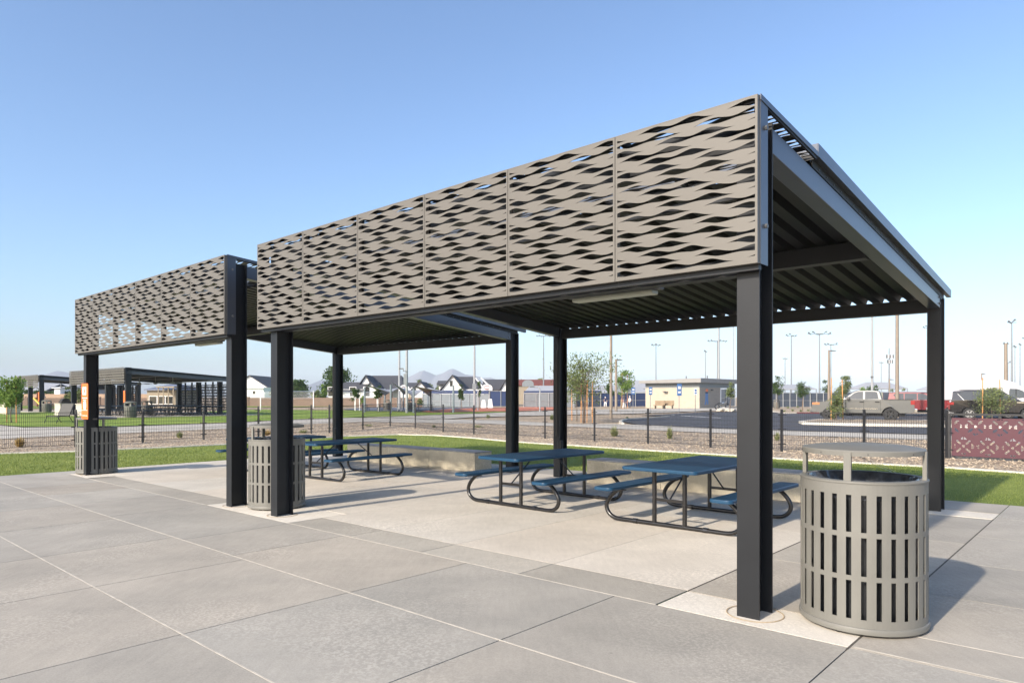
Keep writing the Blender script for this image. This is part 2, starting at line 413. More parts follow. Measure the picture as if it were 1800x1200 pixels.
def strip(name, line, w, lift, h, m, kind='structure'):
    """a kerb-like strip along a line of world points"""
    mb = MB(); n = len(line); L_ = []; R_ = []
    pts = []
    for i in range(n-1):
        (x0, y0), (x1, y1) = line[i], line[i+1]; d = math.hypot(x1-x0, y1-y0); k = max(1, int(d/1.2))
        for j in range(k): pts.append((x0+(x1-x0)*j/k, y0+(y1-y0)*j/k))
    pts.append(line[-1]); n = len(pts)
    vs = []
    for i, (x, y) in enumerate(pts):
        x0, y0 = pts[max(0, i-1)]; x1, y1 = pts[min(n-1, i+1)]; d = math.hypot(x1-x0, y1-y0) or 1
        nx, ny = -(y1-y0)/d*w/2, (x1-x0)/d*w/2; z = G(x, y)+lift
        vs += [(x-nx, y-ny, z-.06), (x-nx, y-ny, z+h), (x+nx, y+ny, z+h), (x+nx, y+ny, z-.06)]
    fs = []
    for i in range(n-1):
        a = i*4; b = a+4
        for k in range(3): fs.append((a+k, b+k, b+k+1, a+k+1))
    fs += [(0, 1, 2, 3), tuple((n-1)*4+k for k in (3, 2, 1, 0))]
    mb.add(vs, fs); o = mb.build(name, m); o['kind'] = kind; return o
# ================================================================== GROUND
BIG = [(-2500, -60), (-2500, 3500), (3500, 3500), (3500, -60)]
sheet('ground', BIG, -.06, 'desert')
CURB = [(-150, 806), (0, 797), (140, 793), (205, 790), (300, 786), (400, 781), (500, 774), (610, 766.5), (700, 763.5), (765, 765), (830, 769.5), (900, 776), (1012, 783), (1130, 791), (1300, 801), (1400, 808), (1670, 822), (1800, 831), (2000, 845)]
NEAR = [(-150, 776), (0, 771), (135, 764), (240, 760), (397, 753), (521, 746), (593, 742.5), (640, 741), (700, 742), (760, 743), (830, 744), (1008, 749.5), (1240, 760), (1376, 764), (1633, 773), (1800, 779), (2000, 786)]
FARL = [(-150, 747), (0, 747), (40, 751), (113, 750), (200, 750), (397, 743), (521, 737), (620, 734), (783, 736.5)]
FARR = [(783, 736.5), (870, 738), (1008, 744.5), (1095, 745), (1240, 752), (1376, 756), (1633, 764), (1800, 770), (2000, 777)]
curb_w = pxpoly(CURB)
def uvp(l): return [W(*p) for p in l]
sheet('gravel_bed', curb_w+pxpoly(NEAR)[::-1], -.02, 'gravel')
sheet('lawn', uvp([(16.62, -14), (16.62, 7.8), (-9, 7.8)])+curb_w[::-1], -.01, 'lawn')
strip('curb', curb_w, .15, -.01, .035, 'curb')
sheet('path', pxpoly(FARL+FARR[1:])+pxpoly(NEAR)[::-1], 0, 'pathconc')
sheet('path', pxpoly([(640, 733.7), (783, 736), (830, 733), (900, 731), (1007, 728.5), (1100, 727), (1180, 724.5), (1240, 721.5), (1345, 720), (1345, 716.5), (1185, 717.5), (1100, 718.5), (1007, 720.5), (900, 724), (830, 727)]), .005, 'pathconc')
sheet('lawn', pxpoly([(-150, 746), (0, 746), (40, 750), (113, 749), (200, 749), (397, 742.3), (521, 736.4), (620, 733.4), (760, 729), (830, 726), (905, 723.5), (900, 722.6), (830, 724), (760, 725), (640, 721), (458, 719.5), (400, 721), (306, 727), (217, 731.5), (150, 727), (60, 722), (0, 721.5), (-150, 721)]), .004, 'lawnfar')
sheet('lawn', pxpoly([(400, 715.5), (640, 714), (765, 712.5), (765, 708.5), (400, 707)]), .004, 'lawnfar')
sheet('lawn', pxpoly([(-150, 717.5), (130, 717.5), (130, 711.5), (-150, 711)]), .004, 'lawn')
sheet('court', pxpoly([(740, 722.5), (790, 718.5), (830, 717.2), (985, 714), (985, 720), (900, 722.2), (830, 723.6), (760, 724.5)]), .012, 'court')
sheet('court_edge', pxpoly([(600, 719), (650, 722), (740, 722.4), (790, 718.4), (830, 717.1), (830, 716), (640, 716.5)]), .012, 'courtblue')
sheet('road', pxpoly([(1092, 741), (1105, 737.5), (1172, 733), (1172, 731), (1125, 730), (1190, 726.5), (1240, 724), (1345, 721.5), (1374, 726.5), (1440, 726.5), (1640, 727.5), (2000, 732), (2300, 760), (2000, 776.5), (1800, 769.5), (1633, 763.5), (1376, 755.5), (1240, 751.5), (1120, 745.5)]), .008, 'asphalt')
strip('road_kerb', pxpoly([(1095, 745.5), (1090, 742), (1094, 739.5), (1105, 737), (1140, 734.7), (1176, 732.6)]), .15, 0, .08, 'curb')
strip('road_kerb', pxpoly([(1345, 722), (1374, 726.4), (1400, 726.4)]), .2, 0, .12, 'curb')
strip('painted_kerb', pxpoly([(1400, 726.4), (1440, 726.6)]), .2, 0, .12, 'red')
sheet('median', pxpoly([(1404, 743.5), (1440, 739.5), (1633, 741.5), (1800, 745.5), (2000, 750), (2000, 758.5), (1800, 754.5), (1633, 750.5), (1500, 748.5), (1410, 746)]), .13, 'curb', thick=.2)
sheet('median_gravel', pxpoly([(1414, 743.5), (1440, 740.5), (1633, 742.4), (1800, 746.4), (2000, 751), (2000, 756), (1800, 752.6), (1633, 748.6), (1500, 746.8), (1420, 745)]), .14, 'gravel')
for pa, pb in (((1700, 733), (1730, 738)), ((1640, 731.5), (1662, 735))):
    strip('road_marking', pxpoly([pa, pb]), .1, .008, .004, 'white')
for k in range(3):
    strip('road_marking', pxpoly([(1182+k*22, 729.5+k*1.2), (1215+k*26, 731.5+k*1.5)]), .12, .008, .004, 'white')

# ---- the paved plaza: separate slabs with open joints over a dark bed
JU_OUT = [-8, -6.4, -4.6, -2.9, -.66, 1.16, 2.93, 4.8, 6.56, 8.6, 10.6, 12.7, 14.9, 16.6]
slab = {'v': [], 'f': [], 't': []}
warm = {'v': [], 'f': [], 't': []}
def put_slab(d, u0, u1, v0, v1, tone, gap=.005):
    u0 += gap; u1 -= gap; v0 += gap; v1 -= gap
    us = [u0]+[k for k in (-5., 14.) if u0 < k < u1]+[u1]
    for a, b in zip(us, us[1:]):
        o = len(d['v']); c = [(a, v0), (b, v0), (b, v1), (a, v1)]
        for z in (0, -.03):
            for (u, v) in c:
                x, y = W(u, v); d['v'].append((x, y, -.0077*max(-5., min(14., u))+z))
        d['f'] += [(o, o+1, o+2, o+3), (o, o+4, o+5, o+1), (o+1, o+5, o+6, o+2), (o+2, o+6, o+7, o+3), (o+3, o+7, o+4, o)]
        d['t'] += [tone]*5
def rt(lo=.93, hi=1.06):
    k = random.uniform(lo, hi); w = random.uniform(-.02, .02); return (k*(1+w), k, k*(1-w))
VB = [-9.5, -8, -6.3, -4.6, -2.95, -1.56, -.15]
cols_by_band = {}
for bi in range(len(VB)-1):
    v0, v1 = VB[bi], VB[bi+1]
    js = JU_OUT if v1 <= -1.5 else [-8, -6.4, -4.6, -2.9, -.66, 1.16, 2.93, 4.4, 6.5, 8.6, 10.6, 12.7, 14.9, 16.6]
    if v1 > -.2: js = [-8, -6.4, -4.6, -2.9, -.66, 1.16, 2.93, 5.07, 6.34, 8.87, 10.6, 12.2, 13.73, 16.6]
    for a, b in zip(js, js[1:]):
        put_slab(slab, a, b, v0, v1, rt())
# strip between the outer joint and the warm slab, split by the cream pads under the posts
for a, b, k in ((.78, 2.25, .97), (2.25, 3.67, 1.16), (3.67, 5.0, 1.04), (5.0, 6.395, .96), (8.885, 11, .97), (11, 13, 1.03), (13, 14.7, .95)):
    put_slab(slab, a, b, -.15, .39, (k, k, k*.99))
put_slab(slab, 15.9, 16.6, -.15, .6, rt())
# behind the near pad, right of the warm slab
for a, b in ((.37, 2.0), (2.0, 4.1), (4.1, 6.15)):
    put_slab(slab, -.66, .77, a, b, rt(.96, 1.12))
for a, b in ((-.15, .37), (.37, 1.6), (1.6, 3.05), (3.05, 4.7), (4.7, 6.3), (6.3, 7.8)):
    for c, d_ in ((-2.3, -.66), (-4.4, -2.3), (-6.4, -4.4), (-8.5, -6.4)):
        put_slab(slab, c, d_, a, b, rt(.94, 1.08))
for a, b in ((-.66, .77), (.77, 2.25), (2.25, 4.4), (4.4, 6.4), (6.4, 8.9), (8.9, 11.2), (11.2, 13.6), (13.6, 16.6)):
    put_slab(slab, a, b, 6.75, 7.8, rt(.96, 1.1))
# warm slab under the shelters
WU = [.78, 2.25, 3.67, 5.05, 6.4]
for a, b in zip(WU, WU[1:]):
    for c, d_ in ((.39, 3.6), (3.6, 6.75)):
        put_slab(warm, a, b, c, d_, rt(.97, 1.04), .0025)
for a, b in ((6.4, 8.88), (8.88, 10.7), (10.7, 12.6), (12.6, 14.6), (14.6, 16.6)):
    for c, d_ in ((.78 if a < 8.8 else (.39 if a < 14 else .6), 3.6), (3.6, 6.75)):
        put_slab(warm, a, b, c, d_, rt(.97, 1.04), .0025)
for d, nm, m_ in ((slab, 'paving', 'slabgrey'), (warm, 'paving', 'slabwarm')):
    me = bpy.data.meshes.new(nm); me.from_pydata(d['v'], [], d['f']); me.materials.append(M[m_])
    at = me.attributes.new('tone', 'FLOAT_COLOR', 'FACE')
    for i, t_ in enumerate(d['t']): at.data[i].color = (*t_, 1)
    bm = bmesh.new(); bm.from_mesh(me); bmesh.ops.recalc_face_normals(bm, faces=bm.faces)
    for f_ in bm.faces:
        if abs(f_.normal.z) > .5 and f_.normal.z < 0: f_.normal_flip()
    bm.to_mesh(me); bm.free()
    o = bpy.data.objects.new(nm, me); COL.objects.link(o); o['kind'] = 'structure'
def uvsheet(name, u0, u1, v0, v1, lift, m, thick=0):
    return sheet(name, uvp([(u0, v0), (u1, v0), (u1, v1), (u0, v1)]), lift, m, thick)
uvsheet('paving_joints', -8.5, 16.62, -9.5, 7.8, -.013, 'jointdark')
# cream pads under the posts
for (u0, u1, v0, v1) in ((-.66, .77, -.15, .36), (6.4, 8.88, -.15, .77), (14.6, 15.9, -.15, .6), (-.66, .77, 6.18, 6.72)):
    uvsheet('post_pad', u0+.006, u1-.006, v0+.006, v1-.006, .0, 'padconc', .03)
# pale sealant in the long joints
for v in (-1.56, -2.95, -4.6, -6.3, -.15):
    a = .76 if v == -.15 else -8
    for (s0, s1) in (((.78, 6.38), (8.9, 14.6)) if v == -.15 else ((-8, 16.6),)):
        strip('joint_sealant', uvp([(s0, v), (s1, v)]), .013, -.004, .0055, 'seal')
strip('joint_sealant', uvp([(-.68, -.12), (-8, -.12)]), .014, -.004, .0055, 'seal')
strip('joint_sealant', uvp([(-.68, .37), (-8, .37)]), .012, -.004, .0055, 'seal')
for u, v0, v1 in ((-.66, -.2, 6.2), (.775, .38, 6.1)):
    strip('joint_gap', uvp([(u, v0), (u, v1)]), .016, -.006, .0065, 'jointdark')

# ---- short turf: blades along the lawn that lies behind the slab
def inpoly(x, y, poly):
    c = False; j = len(poly)-1
    for i in range(len(poly)):
        xi, yi = poly[i]; xj, yj = poly[j]
        if (yi > y) != (yj > y) and x < (xj-xi)*(y-yi)/(yj-yi)+xi: c = not c
        j = i
    return c
lawn_poly = uvp([(16.62, -14), (16.62, 7.8), (-9, 7.8)])+curb_w[::-1]
mb = MB(); rnd = random.Random(3)
xs = [p[0] for p in lawn_poly]; ys = [p[1] for p in lawn_poly]
cnt = 0; tries = 0
while cnt < 52000 and tries < 900000:
    tries += 1
    x = rnd.uniform(min(xs), max(xs)); y = rnd.uniform(min(ys), max(ys))
    if y < 6 or abs(x) > y*.80+1: continue
    if rnd.random() > min(1, (13/ y)**1.5): continue
    if not inpoly(x, y, lawn_poly): continue
    cnt += 1
    h = rnd.uniform(.022, .045)*(1 if y < 16 else 1.25); a = rnd.uniform(0, 6.28); w = .0045 if y < 14 else .008
    dx, dy = math.cos(a)*w, math.sin(a)*w; tx, ty = rnd.uniform(-.02, .02), rnd.uniform(-.02, .02); z = G(x, y)-.012
    o = len(mb.v)
    mb.v += [(x-dx, y-dy, z), (x+dx, y+dy, z), (x+tx, y+ty, z+h)]; mb.f.append((o, o+1, o+2))
o = mb.build('grass', 'blade', recalc=False); o['kind'] = 'stuff'; o['label'] = 'short green turf behind the paved slab'; o['category'] = 'grass'
# ---- loose crushed rock lying on the gravel bed
mb = MB(); gpoly = curb_w+pxpoly(NEAR)[::-1]
xs = [p[0] for p in gpoly]; ys = [p[1] for p in gpoly]; cnt = 0; tries = 0
while cnt < 15000 and tries < 600000:
    tries += 1
    x = rnd.uniform(min(xs), max(xs)); y = rnd.uniform(min(ys), max(ys))
    if abs(x) > y*.8+1 or rnd.random() > min(1, (19/y)**2) or not inpoly(x, y, gpoly): continue
    cnt += 1; r_ = rnd.uniform(.018, .042); z = G(x, y)-.02+r_*.3; a = rnd.uniform(0, 3.14)
    ca, sa = math.cos(a)*r_, math.sin(a)*r_; q = rnd.uniform(.6, 1)
    o = len(mb.v)
    mb.v += [(x+ca, y+sa, z), (x-sa*q, y+ca*q, z+.004), (x-ca, y-sa, z), (x+sa*q, y-ca*q, z-.003), (x+rnd.uniform(-.01, .01), y, z+r_*rnd.uniform(.5, .8))]
    mb.f += [(o, o+1, o+4), (o+1, o+2, o+4), (o+2, o+3, o+4), (o+3, o, o+4)]
m = M['rock']; t = m.node_tree
g = t.nodes.new('ShaderNodeNewGeometry'); t.links.new(g.outputs['Random Per Island'], t.nodes['Color Ramp'].inputs[0])
t.nodes['Color Ramp'].color_ramp.elements[0].position = 0; t.nodes['Color Ramp'].color_ramp.elements[1].position = 1
o = mb.build('loose_gravel', 'rock', recalc=False); o['kind'] = 'stuff'; o['label'] = 'loose tan crushed rock along the fence'; o['category'] = 'gravel'
# ================================================================== SHELTERS
# local frame of a shelter: x = -U (towards the right of the photo), y = V, z up; origin at the near corner of its right front post
PW = 1.2205
def panel_mesh(border=.018, seed=0):
    """one perforated sheet 1.22 m square: wavy bands left between staggered lens-shaped slots. local x,z; thickness along y"""
    mb = MB(); w = PW-.006; n = 84; rows = 19; T = .050; p = (w-2*border)/rows; th = .004
    x0, x1 = border, w-border
    def ph(i, x): return ((x/PW-(.30, -.05, .17, .02)[i % 4])/.63) % 1.
    def half(i, x):
        # paired lenses joined by a pinched neck, then a closed stretch
        q = ph(i, x)/.88
        if q >= 1: return 0.
        return T/2*(.36+.64*math.sin(2*math.pi*q)**2)*min(1., 1.3*math.sin(math.pi*q))
    def mid(i, x): return border+(i+.5)*p+.0075*math.sin(2*math.pi*(ph(i, x)/.5))+.004*math.sin(2*math.pi*ph(i, x))
    xs = [x0+(x1-x0)*k/n for k in range(n+1)]
    def lo(i): return [max(border-.0, mid(i, x)-half(i, x)) if i >= 0 else 0 for x in xs]
    def hi(i): return [min(w-border, mid(i, x)+half(i, x)) for x in xs]
    bounds = []
    prev = [border*.6]*(n+1)
    for i in range(rows):
        a = lo(i); b = hi(i); bounds.append((prev, a)); prev = b
    bounds.append((prev, [w-border*.6]*(n+1)))
    for (a, b) in bounds:
        vs = []
        for k, x in enumerate(xs):
            za, zb = a[k], max(b[k], a[k]+1e-4)
            vs += [(x, 0, za), (x, 0, zb), (x, th, zb), (x, th, za)]
        fs = []
        for k in range(n):
            o = k*4
            fs += [(o, o+4, o+5, o+1), (o+1, o+5, o+6, o+2), (o+2, o+6, o+7, o+3), (o+3, o+7, o+4, o)]
        mb.add(vs, fs)
    # folded rim
    for (a, b, c, d) in ((0, border, 0, w), (w-border, w, 0, w), (border, w-border, 0, border*.6), (border, w-border, w-border*.6, w)):
        mb.box(a, b, -.0008, .045 if (b-a) < .1 and a in (0, w-border) else .045, c, d)
    return mb
pm = panel_mesh()
_p = pm.build('screen_panel', 'taupe', recalc=False); PANEL_ME = _p.data; bpy.data.objects.remove(_p)
PANEL_TOP = PANEL_ME.copy(); PANEL_TOP.materials.clear(); PANEL_TOP.materials.append(M['steel'])

def hsec(mb, x0, x1, y0, y1, z0, z1, tf=.013, tw=.009, slope=None):
    """H-section post, flanges facing front and back"""
    mb.box(x0, x1, y0, y0+tf, z0, z1); mb.box(x0, x1, y1-tf, y1, z0, z1)
    xm = (x0+x1)/2; mb.box(xm-tw/2, xm+tw/2, y0+tf, y1-tf, z0, z1)
_b = MB(); _b.tube([(-.5, 0, 0), (1, 0, 0)], 1., 6); _b = _b.build('bolt', 'boltdark'); BOLT_ME = _b.data; bpy.data.objects.remove(_b)
def bolt(t, p, r_):
    o = bpy.data.objects.new('bolt', BOLT_ME); COL.objects.link(o); o.parent = t; o.location = p; o.scale = (r_, r_, r_)
def shelter(name, u0, label, group, detail=True, sign=False):
    x, y = W(u0, 0); t = empty(name, x, y, 0, ROT)
    tag(t, label, 'shade shelter', group)
    def gz(u, v=0):
        X, Y = W(u0+u, v); return G(X, Y)-.03
    pw, pd = .175, .255; span = 6.96
    for (u, vf, ztop) in ((0, 0, 3.74), (span, 0, 3.74), (0, 6.48, 3.09), (span, 6.48, 3.09)):
        mb = MB(); hsec(mb, -u-pw, -u, vf, vf+pd, gz(u, vf), ztop); mb.build('post', 'steel', t, bevel=.003)
        if vf == 0 and detail:
            mb = MB(); z_ = gz(u)+.034; pr = [(.21, z_), (.21, z_+.003), (.202, z_+.003), (.202, z_)]
            mb.lathe(pr, 40, -u-pw/2, vf+pd/2, closed=True); mb.build('caulk_ring', 'caulk', t)
    # perforated front screen
    for k in range(6):
        o = bpy.data.objects.new('screen_panel', PANEL_ME); COL.objects.link(o); o.parent = t
        o.location = (.045-(k+1)*PW, -.13, 2.615)
    # perforated strip of the roof, same sheets laid nearly flat
    for k in range(6):
        o = bpy.data.objects.new('roof_screen', PANEL_TOP); COL.objects.link(o); o.parent = t
        o.location = (.045-(k+1)*PW, -.09, 3.835); o.rotation_euler = (R(-90-5.2), 0, 0)
        # lay the sheet back from the top edge of the screen
        o.rotation_euler = (R(-95.2), 0, 0)
    xl, xr = .045-6*PW, .045
    def zf(y): return 3.93-.101*y        # top of the side flashing
    # folded edge trim of the perforated strip
    for xx in (xr-.004, xl-.004):
        mb = MB(); mb.hexa([(xx, -.09, 3.80), (xx+.008, -.09, 3.80), (xx+.008, 1.15, 3.70), (xx, 1.15, 3.70), (xx, -.09, 3.842), (xx+.008, -.09, 3.842), (xx+.008, 1.15, 3.742), (xx, 1.15, 3.742)])
        mb.build('edge_trim', 'flash', t)
    # ribbed deck: flutes run down the slope
    mb = MB(); pitch = .2335; x = xl+.03; prof = []
    while x < xr-.03:
        for dx, dz in ((0, 0), (.125, 0), (.155, .088), (.2035, .088)):
            if x+dx < xr-.02: prof.append((x+dx, dz))
        x += pitch
    y0, y1 = 1.12, 6.72
    def zd(y): return 3.765-.101*y
    vs = []; n = len(prof)
    for (yy, off) in ((y0, 0), (y1, 0)):
        for px_, dz in prof: vs.append((px_, yy, zd(yy)+dz))
    for (yy, off) in ((y0, 0), (y1, 0)):
        for px_, dz in prof: vs.append((px_, yy, zd(yy)+dz+.006))
    fs = []
    for i in range(n-1):
        fs += [(i, i+1, n+i+1, n+i), (2*n+i, 3*n+i, 3*n+i+1, 2*n+i+1), (i, 2*n+i, 2*n+i+1, i+1), (n+i, n+i+1, 3*n+i+1, 3*n+i)]
    mb.add(vs, fs); mb.build('roof_deck', 'deck', t)
    # side and back flashing
    for side in (1, -1):
        xo = xr-.002 if side > 0 else xl-.006
        mb = MB(); mb.hexa([(xo, 1.13, zf(1.13)-.11), (xo+.008, 1.13, zf(1.13)-.11), (xo+.008, 6.93, zf(6.93)-.11), (xo, 6.93, zf(6.93)-.11),
                            (xo, 1.13, zf(1.13)), (xo+.008, 1.13, zf(1.13)), (xo+.008, 6.93, zf(6.93)), (xo, 6.93, zf(6.93))])
        a, b = (xo-.05, xo-.0005) if side > 0 else (xo+.0085, xo+.058)
        mb.hexa([(a, 1.13, zf(1.13)-.11), (b, 1.13, zf(1.13)-.11), (b, 6.93, zf(6.93)-.11), (a, 6.93, zf(6.93)-.11),
                 (a, 1.13, zf(1.13)-.104), (b, 1.13, zf(1.13)-.104), (b, 6.93, zf(6.93)-.104), (a, 6.93, zf(6.93)-.104)])
        mb.build('flashing', 'flash', t)
        # closed edge of the deck behind the flashing
        xa = xr-.06 if side > 0 else xl+.045
        mb = MB(); mb.hexa([(xa, 1.14, zd(1.14)-.02), (xa+.012, 1.14, zd(1.14)-.02), (xa+.012, 6.7, zd(6.7)-.02), (xa, 6.7, zd(6.7)-.02),
                            (xa, 1.14, zd(1.14)+.09), (xa+.012, 1.14, zd(1.14)+.09), (xa+.012, 6.7, zd(6.7)+.09), (xa, 6.7, zd(6.7)+.09)])
        mb.build('edge_angle', 'deck', t)
        # rake beam between the posts
        xb = -.165 if side > 0 else -span-.01
        xc = xb+.155 if side > 0 else xb-.155
        xb, xc = sorted((xb, xc)); zb = lambda y: 3.545-.0955*y
        mb = MB(); mb.hexa([(xb, .26, zb(.26)), (xc, .26, zb(.26)), (xc, 6.475, zb(6.475)), (xb, 6.475, zb(6.475)),
                            (xb, .26, zb(.26)+.19), (xc, .26, zb(.26)+.19), (xc, 6.475, zb(6.475)+.19), (xb, 6.475, zb(6.475)+.19)])
        mb.build('rake_beam', 'flash', t, bevel=.004)
        if detail:
            xf = xc+.001 if side > 0 else xb-.001
            for zz in (.05, .14): bolt(t, (xf, 6.40, zb(6.40)+zz), .015)
            for k in range(26): yy = 1.3+k*.2; bolt(t, (xr-.047 if side > 0 else xl+.044, yy, zd(yy)+.005), .007)
    mb = MB(); mb.box(xl, xr, 6.922, 6.93, zf(6.93)-.04, zf(6.93)); mb.hexa([(xl, 6.7, 3.182), (xr, 6.7, 3.182), (xr, 6.92, 3.172), (xl, 6.92, 3.172), (xl, 6.7, 3.19), (xr, 6.7, 3.19), (xr, 6.92, 3.18), (xl, 6.92, 3.18)]); mb.build('back_flashing', 'flash', t)
    mb = MB(); mb.box(xl, xr, 1.125, 1.133, zf(1.13)-.10, zf(1.13)); mb.build('ridge_flashing', 'flash', t)
    # cross beams: front, middle, back
    for (ya, yb, z0, z1) in ((.06, .2, 3.50, 3.735), (3.36, 3.52, 3.2, 3.40), (6.52, 6.68, 2.885, 3.075)):
        mb = MB(); mb.box(-span-.001, -pw+.001, ya, yb, z0, z1)
        mb.build('cross_beam', 'steel', t, bevel=.003)
    # rails that carry the screen
    for z0 in (2.575, 3.12, 3.66):
        mb = MB(); mb.box(xl+.02, xr-.02, -.078, -.028, z0, z0+.05); mb.build('screen_rail', 'steel', t)
    for k in range(7):
        xx = xr-.02-k*(6*PW-.06)/6
        mb = MB(); mb.box(xx-.03, xx+.01, -.083, -.08, 2.63, 3.8); mb.box(xx-.03, xx-.027, -.08, -.03, 2.63, 3.8); mb.build('screen_stud', 'steel', t)
    for xx in (xr-.008, xl+.002):
        mb = MB(); mb.box(xx, xx+.006, -.083, .05, 2.615, 3.80); mb.box(xx, xx+.006, -.083, .05, 2.50, 2.61) if False else None
        mb.build('end_plate', 'flash', t)
        if detail:
            for zz in (3.62, 2.9): bolt(t, (xx+.008 if xx > -1 else xx-.002, .0, zz), .017)
    if detail:
        # linear luminaire under the lower rail
        mb = MB(); mb.box(-span-.001, -pw+.001, .06, .19, 2.575, 2.70); mb.build('lower_beam', 'steel', t, bevel=.003)
        mb = MB(); mb.box(-1.97, -1.0, .24, .37, 2.585, 2.65); hs = mb.build('light_fixture', 'fixture', t, bevel=.006)
        mb = MB(); mb.box(-1.92, -1.05, .25, .36, 2.545, 2.585); mb.build('diffuser', 'lens', hs, bevel=.012)
        mb = MB(); mb.box(-1.8, -1.2, .191, .24, 2.60, 2.64); mb.build('bracket', 'fixture', hs)
        # conduit and socket box on the left back post
        mb = MB(); mb.tube(smoothpath([(-span-.06, 6.44, .9+gz(span)), (-span-.06, 6.44, 2.4), (-span-.03, 6.45, 2.7), (-span-.05, 6.46, 3.0)]), .012, 6)
        mb.build('conduit', 'blacktube', t)
        mb = MB(); mb.box(-span-.01, -span+.10, 6.40, 6.475, .55, .73); mb.build('outlet_box', 'steel', t, bevel=.02)
    return t
shelter('shade_shelter', 0., 'nearest dark steel shade shelter with a taupe wave-cut screen, at the right', 'steel shade shelters with wave-cut screens')
shelter('shade_shelter', 8.345, 'second dark steel shelter with a wave-cut screen, left of the nearest one', 'steel shade shelters with wave-cut screens')

# far shelters (perforated screens of a finer pattern, lattice back walls)
def fine_panel(w, h, cell=.16, dia=True):
    mb = MB(); nx = int(w/cell); nz = int(h/cell); cx = w/nx; cz = h/nz
    for i in range(nx):
        for j in range(nz):
            x0, z0 = i*cx, j*cz; k = .40+.05*math.sin(i*2.1+j*1.3)
            c = (x0+cx/2, z0+cz/2)
            o = [(x0, z0), (x0+cx, z0), (x0+cx, z0+cz), (x0, z0+cz)]
            q = [(c[0], c[1]-cz*k), (c[0]+cx*k, c[1]), (c[0], c[1]+cz*k), (c[0]-cx*k, c[1])]
            if (i+j) % 2: q = [(c[0]-cx*k, c[1]-cz*k*.6), (c[0]+cx*k*.6, c[1]-cz*k), (c[0]+cx*k, c[1]+cz*k*.6), (c[0]-cx*k*.6, c[1]+cz*k)]
            vs = [(a, 0, b) for a, b in o+q]+[(a, .012, b) for a, b in o+q]
            fs = []
            for k2 in range(4):
                k3 = (k2+1) % 4
                for a in ((k2, k3, 4+k2), (k3, 4+k3, 4+k2)): fs.append(a); fs.append(tuple(x_+8 for x_ in a[::-1]))
            mb.add(vs, fs)
    return mb
def far_shelter(X, Y, L_, Dp, label, nfront, lattice=True, sign=True):
    z0 = G(X, Y); t = empty('picnic_pavilion', X, Y, z0, ROT); tag(t, label, 'pavilion', 'large pavilions beyond the fence')
    n = nfront
    for k in range(n):
        u = k*(L_-.25)/(n-1)
        mb = MB(); mb.box(-u-.3, -u, 0, .38, -.03, 3.6 if k else 3.75); mb.build('post', 'steel', t)
    for k in range(4):
        u = k*(L_-.25)/3
        mb = MB(); mb.box(-u-.3, -u, Dp-.4, Dp-.02, -.03, 2.9); mb.build('post', 'steel', t)
    fm = fine_panel(L_/6, 1.22, .2)
    for k in range(6):
        mb = MB(); mb.v = [(x+(-L_+k*L_/6), y-.14, z+2.55) for x, y, z in fm.v]; mb.f = list(fm.f)
        mb.build('screen_panel', 'taupe', t)
    mb = MB(); mb.box(-L_, 0, -.02, .1, 3.3, 3.6); mb.build('front_beam', 'steel', t)
    for xx in (-.2, -L_):
        mb = MB(); mb.hexa([(xx, 0, 3.28), (xx+.2, 0, 3.28), (xx+.2, Dp, 2.72), (xx, Dp, 2.72), (xx, 0, 3.75), (xx+.2, 0, 3.75), (xx+.2, Dp, 3.1), (xx, Dp, 3.1)]); mb.build('rake_beam', 'flash', t)
    mb = MB(); mb.hexa([(-L_, 0, 3.5), (0, 0, 3.5), (0, Dp, 2.95), (-L_, Dp, 2.95), (-L_, 0, 3.7), (0, 0, 3.7), (0, Dp, 3.12), (-L_, Dp, 3.12)]); mb.build('roof', 'deck', t)
    for k in range(1, 4):
        yy = Dp*k/4; mb = MB(); mb.box(-L_+.2, -.2, yy, yy+.15, 3.28-.056*yy*1., 3.50-.058*yy); mb.build('cross_beam', 'steel', t)
    if lattice:
        lw = L_/9; lm = fine_panel(lw-.1, 2.3, .23)
        for k in range(9):
            mb = MB(); mb.v = [(x+(-L_+k*lw+.05), y+Dp-.2, z+.35) for x, y, z in lm.v]; mb.f = list(lm.f); mb.build('lattice_panel', 'deck', t)
            mb = MB(); mb.box(-L_+k*lw-.05, -L_+k*lw+.05, Dp-.26, Dp-.14, 0, 2.9); mb.build('lattice_stud', 'steel', t)
    for k in range(3):
        f = MB(); cx_, cy_ = -2.2-k*3.6, Dp*.45
        f.tube([(cx_, cy_, 3.3), (cx_, cy_, 2.75)], .04, 8); f.lathe([(0, 2.6), (.16, 2.62), (.17, 2.74), (0, 2.76)], 12, cx_, cy_)
        fo = f.build('ceiling_fan', 'polelight', t)
        for a in range(4):
            b_ = MB(); c_, s_ = math.cos(a*math.pi/2+.3), math.sin(a*math.pi/2+.3)
            q = [(.15, -.07), (1.25, -.09), (1.25, .09), (.15, .07)]
            b_.prism(q, lambda p: (cx_+p[0]*c_-p[1]*s_, cy_+p[0]*s_+p[1]*c_, 2.66), lambda p: (cx_+p[0]*c_-p[1]*s_, cy_+p[0]*s_+p[1]*c_, 2.68))
            b_.build('blade', 'polelight', fo)
    if sign:
        s_ = MB(); s_.box(-.42, -.08, -.05, -.03, 1.1, 2.0); s_.build('orange_plate', 'orange', t)
    return t
YC = 51.3; YD = 68.9
far_shelter(XD(217, YC)+.2, YC, 13.3, 9.4, 'large dark pavilion with ceiling fans and lattice back wall, beyond the fence at left', 4)
far_shelter(XD(70, YD), YD, 8.6, 9.5, 'smaller dark pavilion farther away at the left edge of the park', 3)
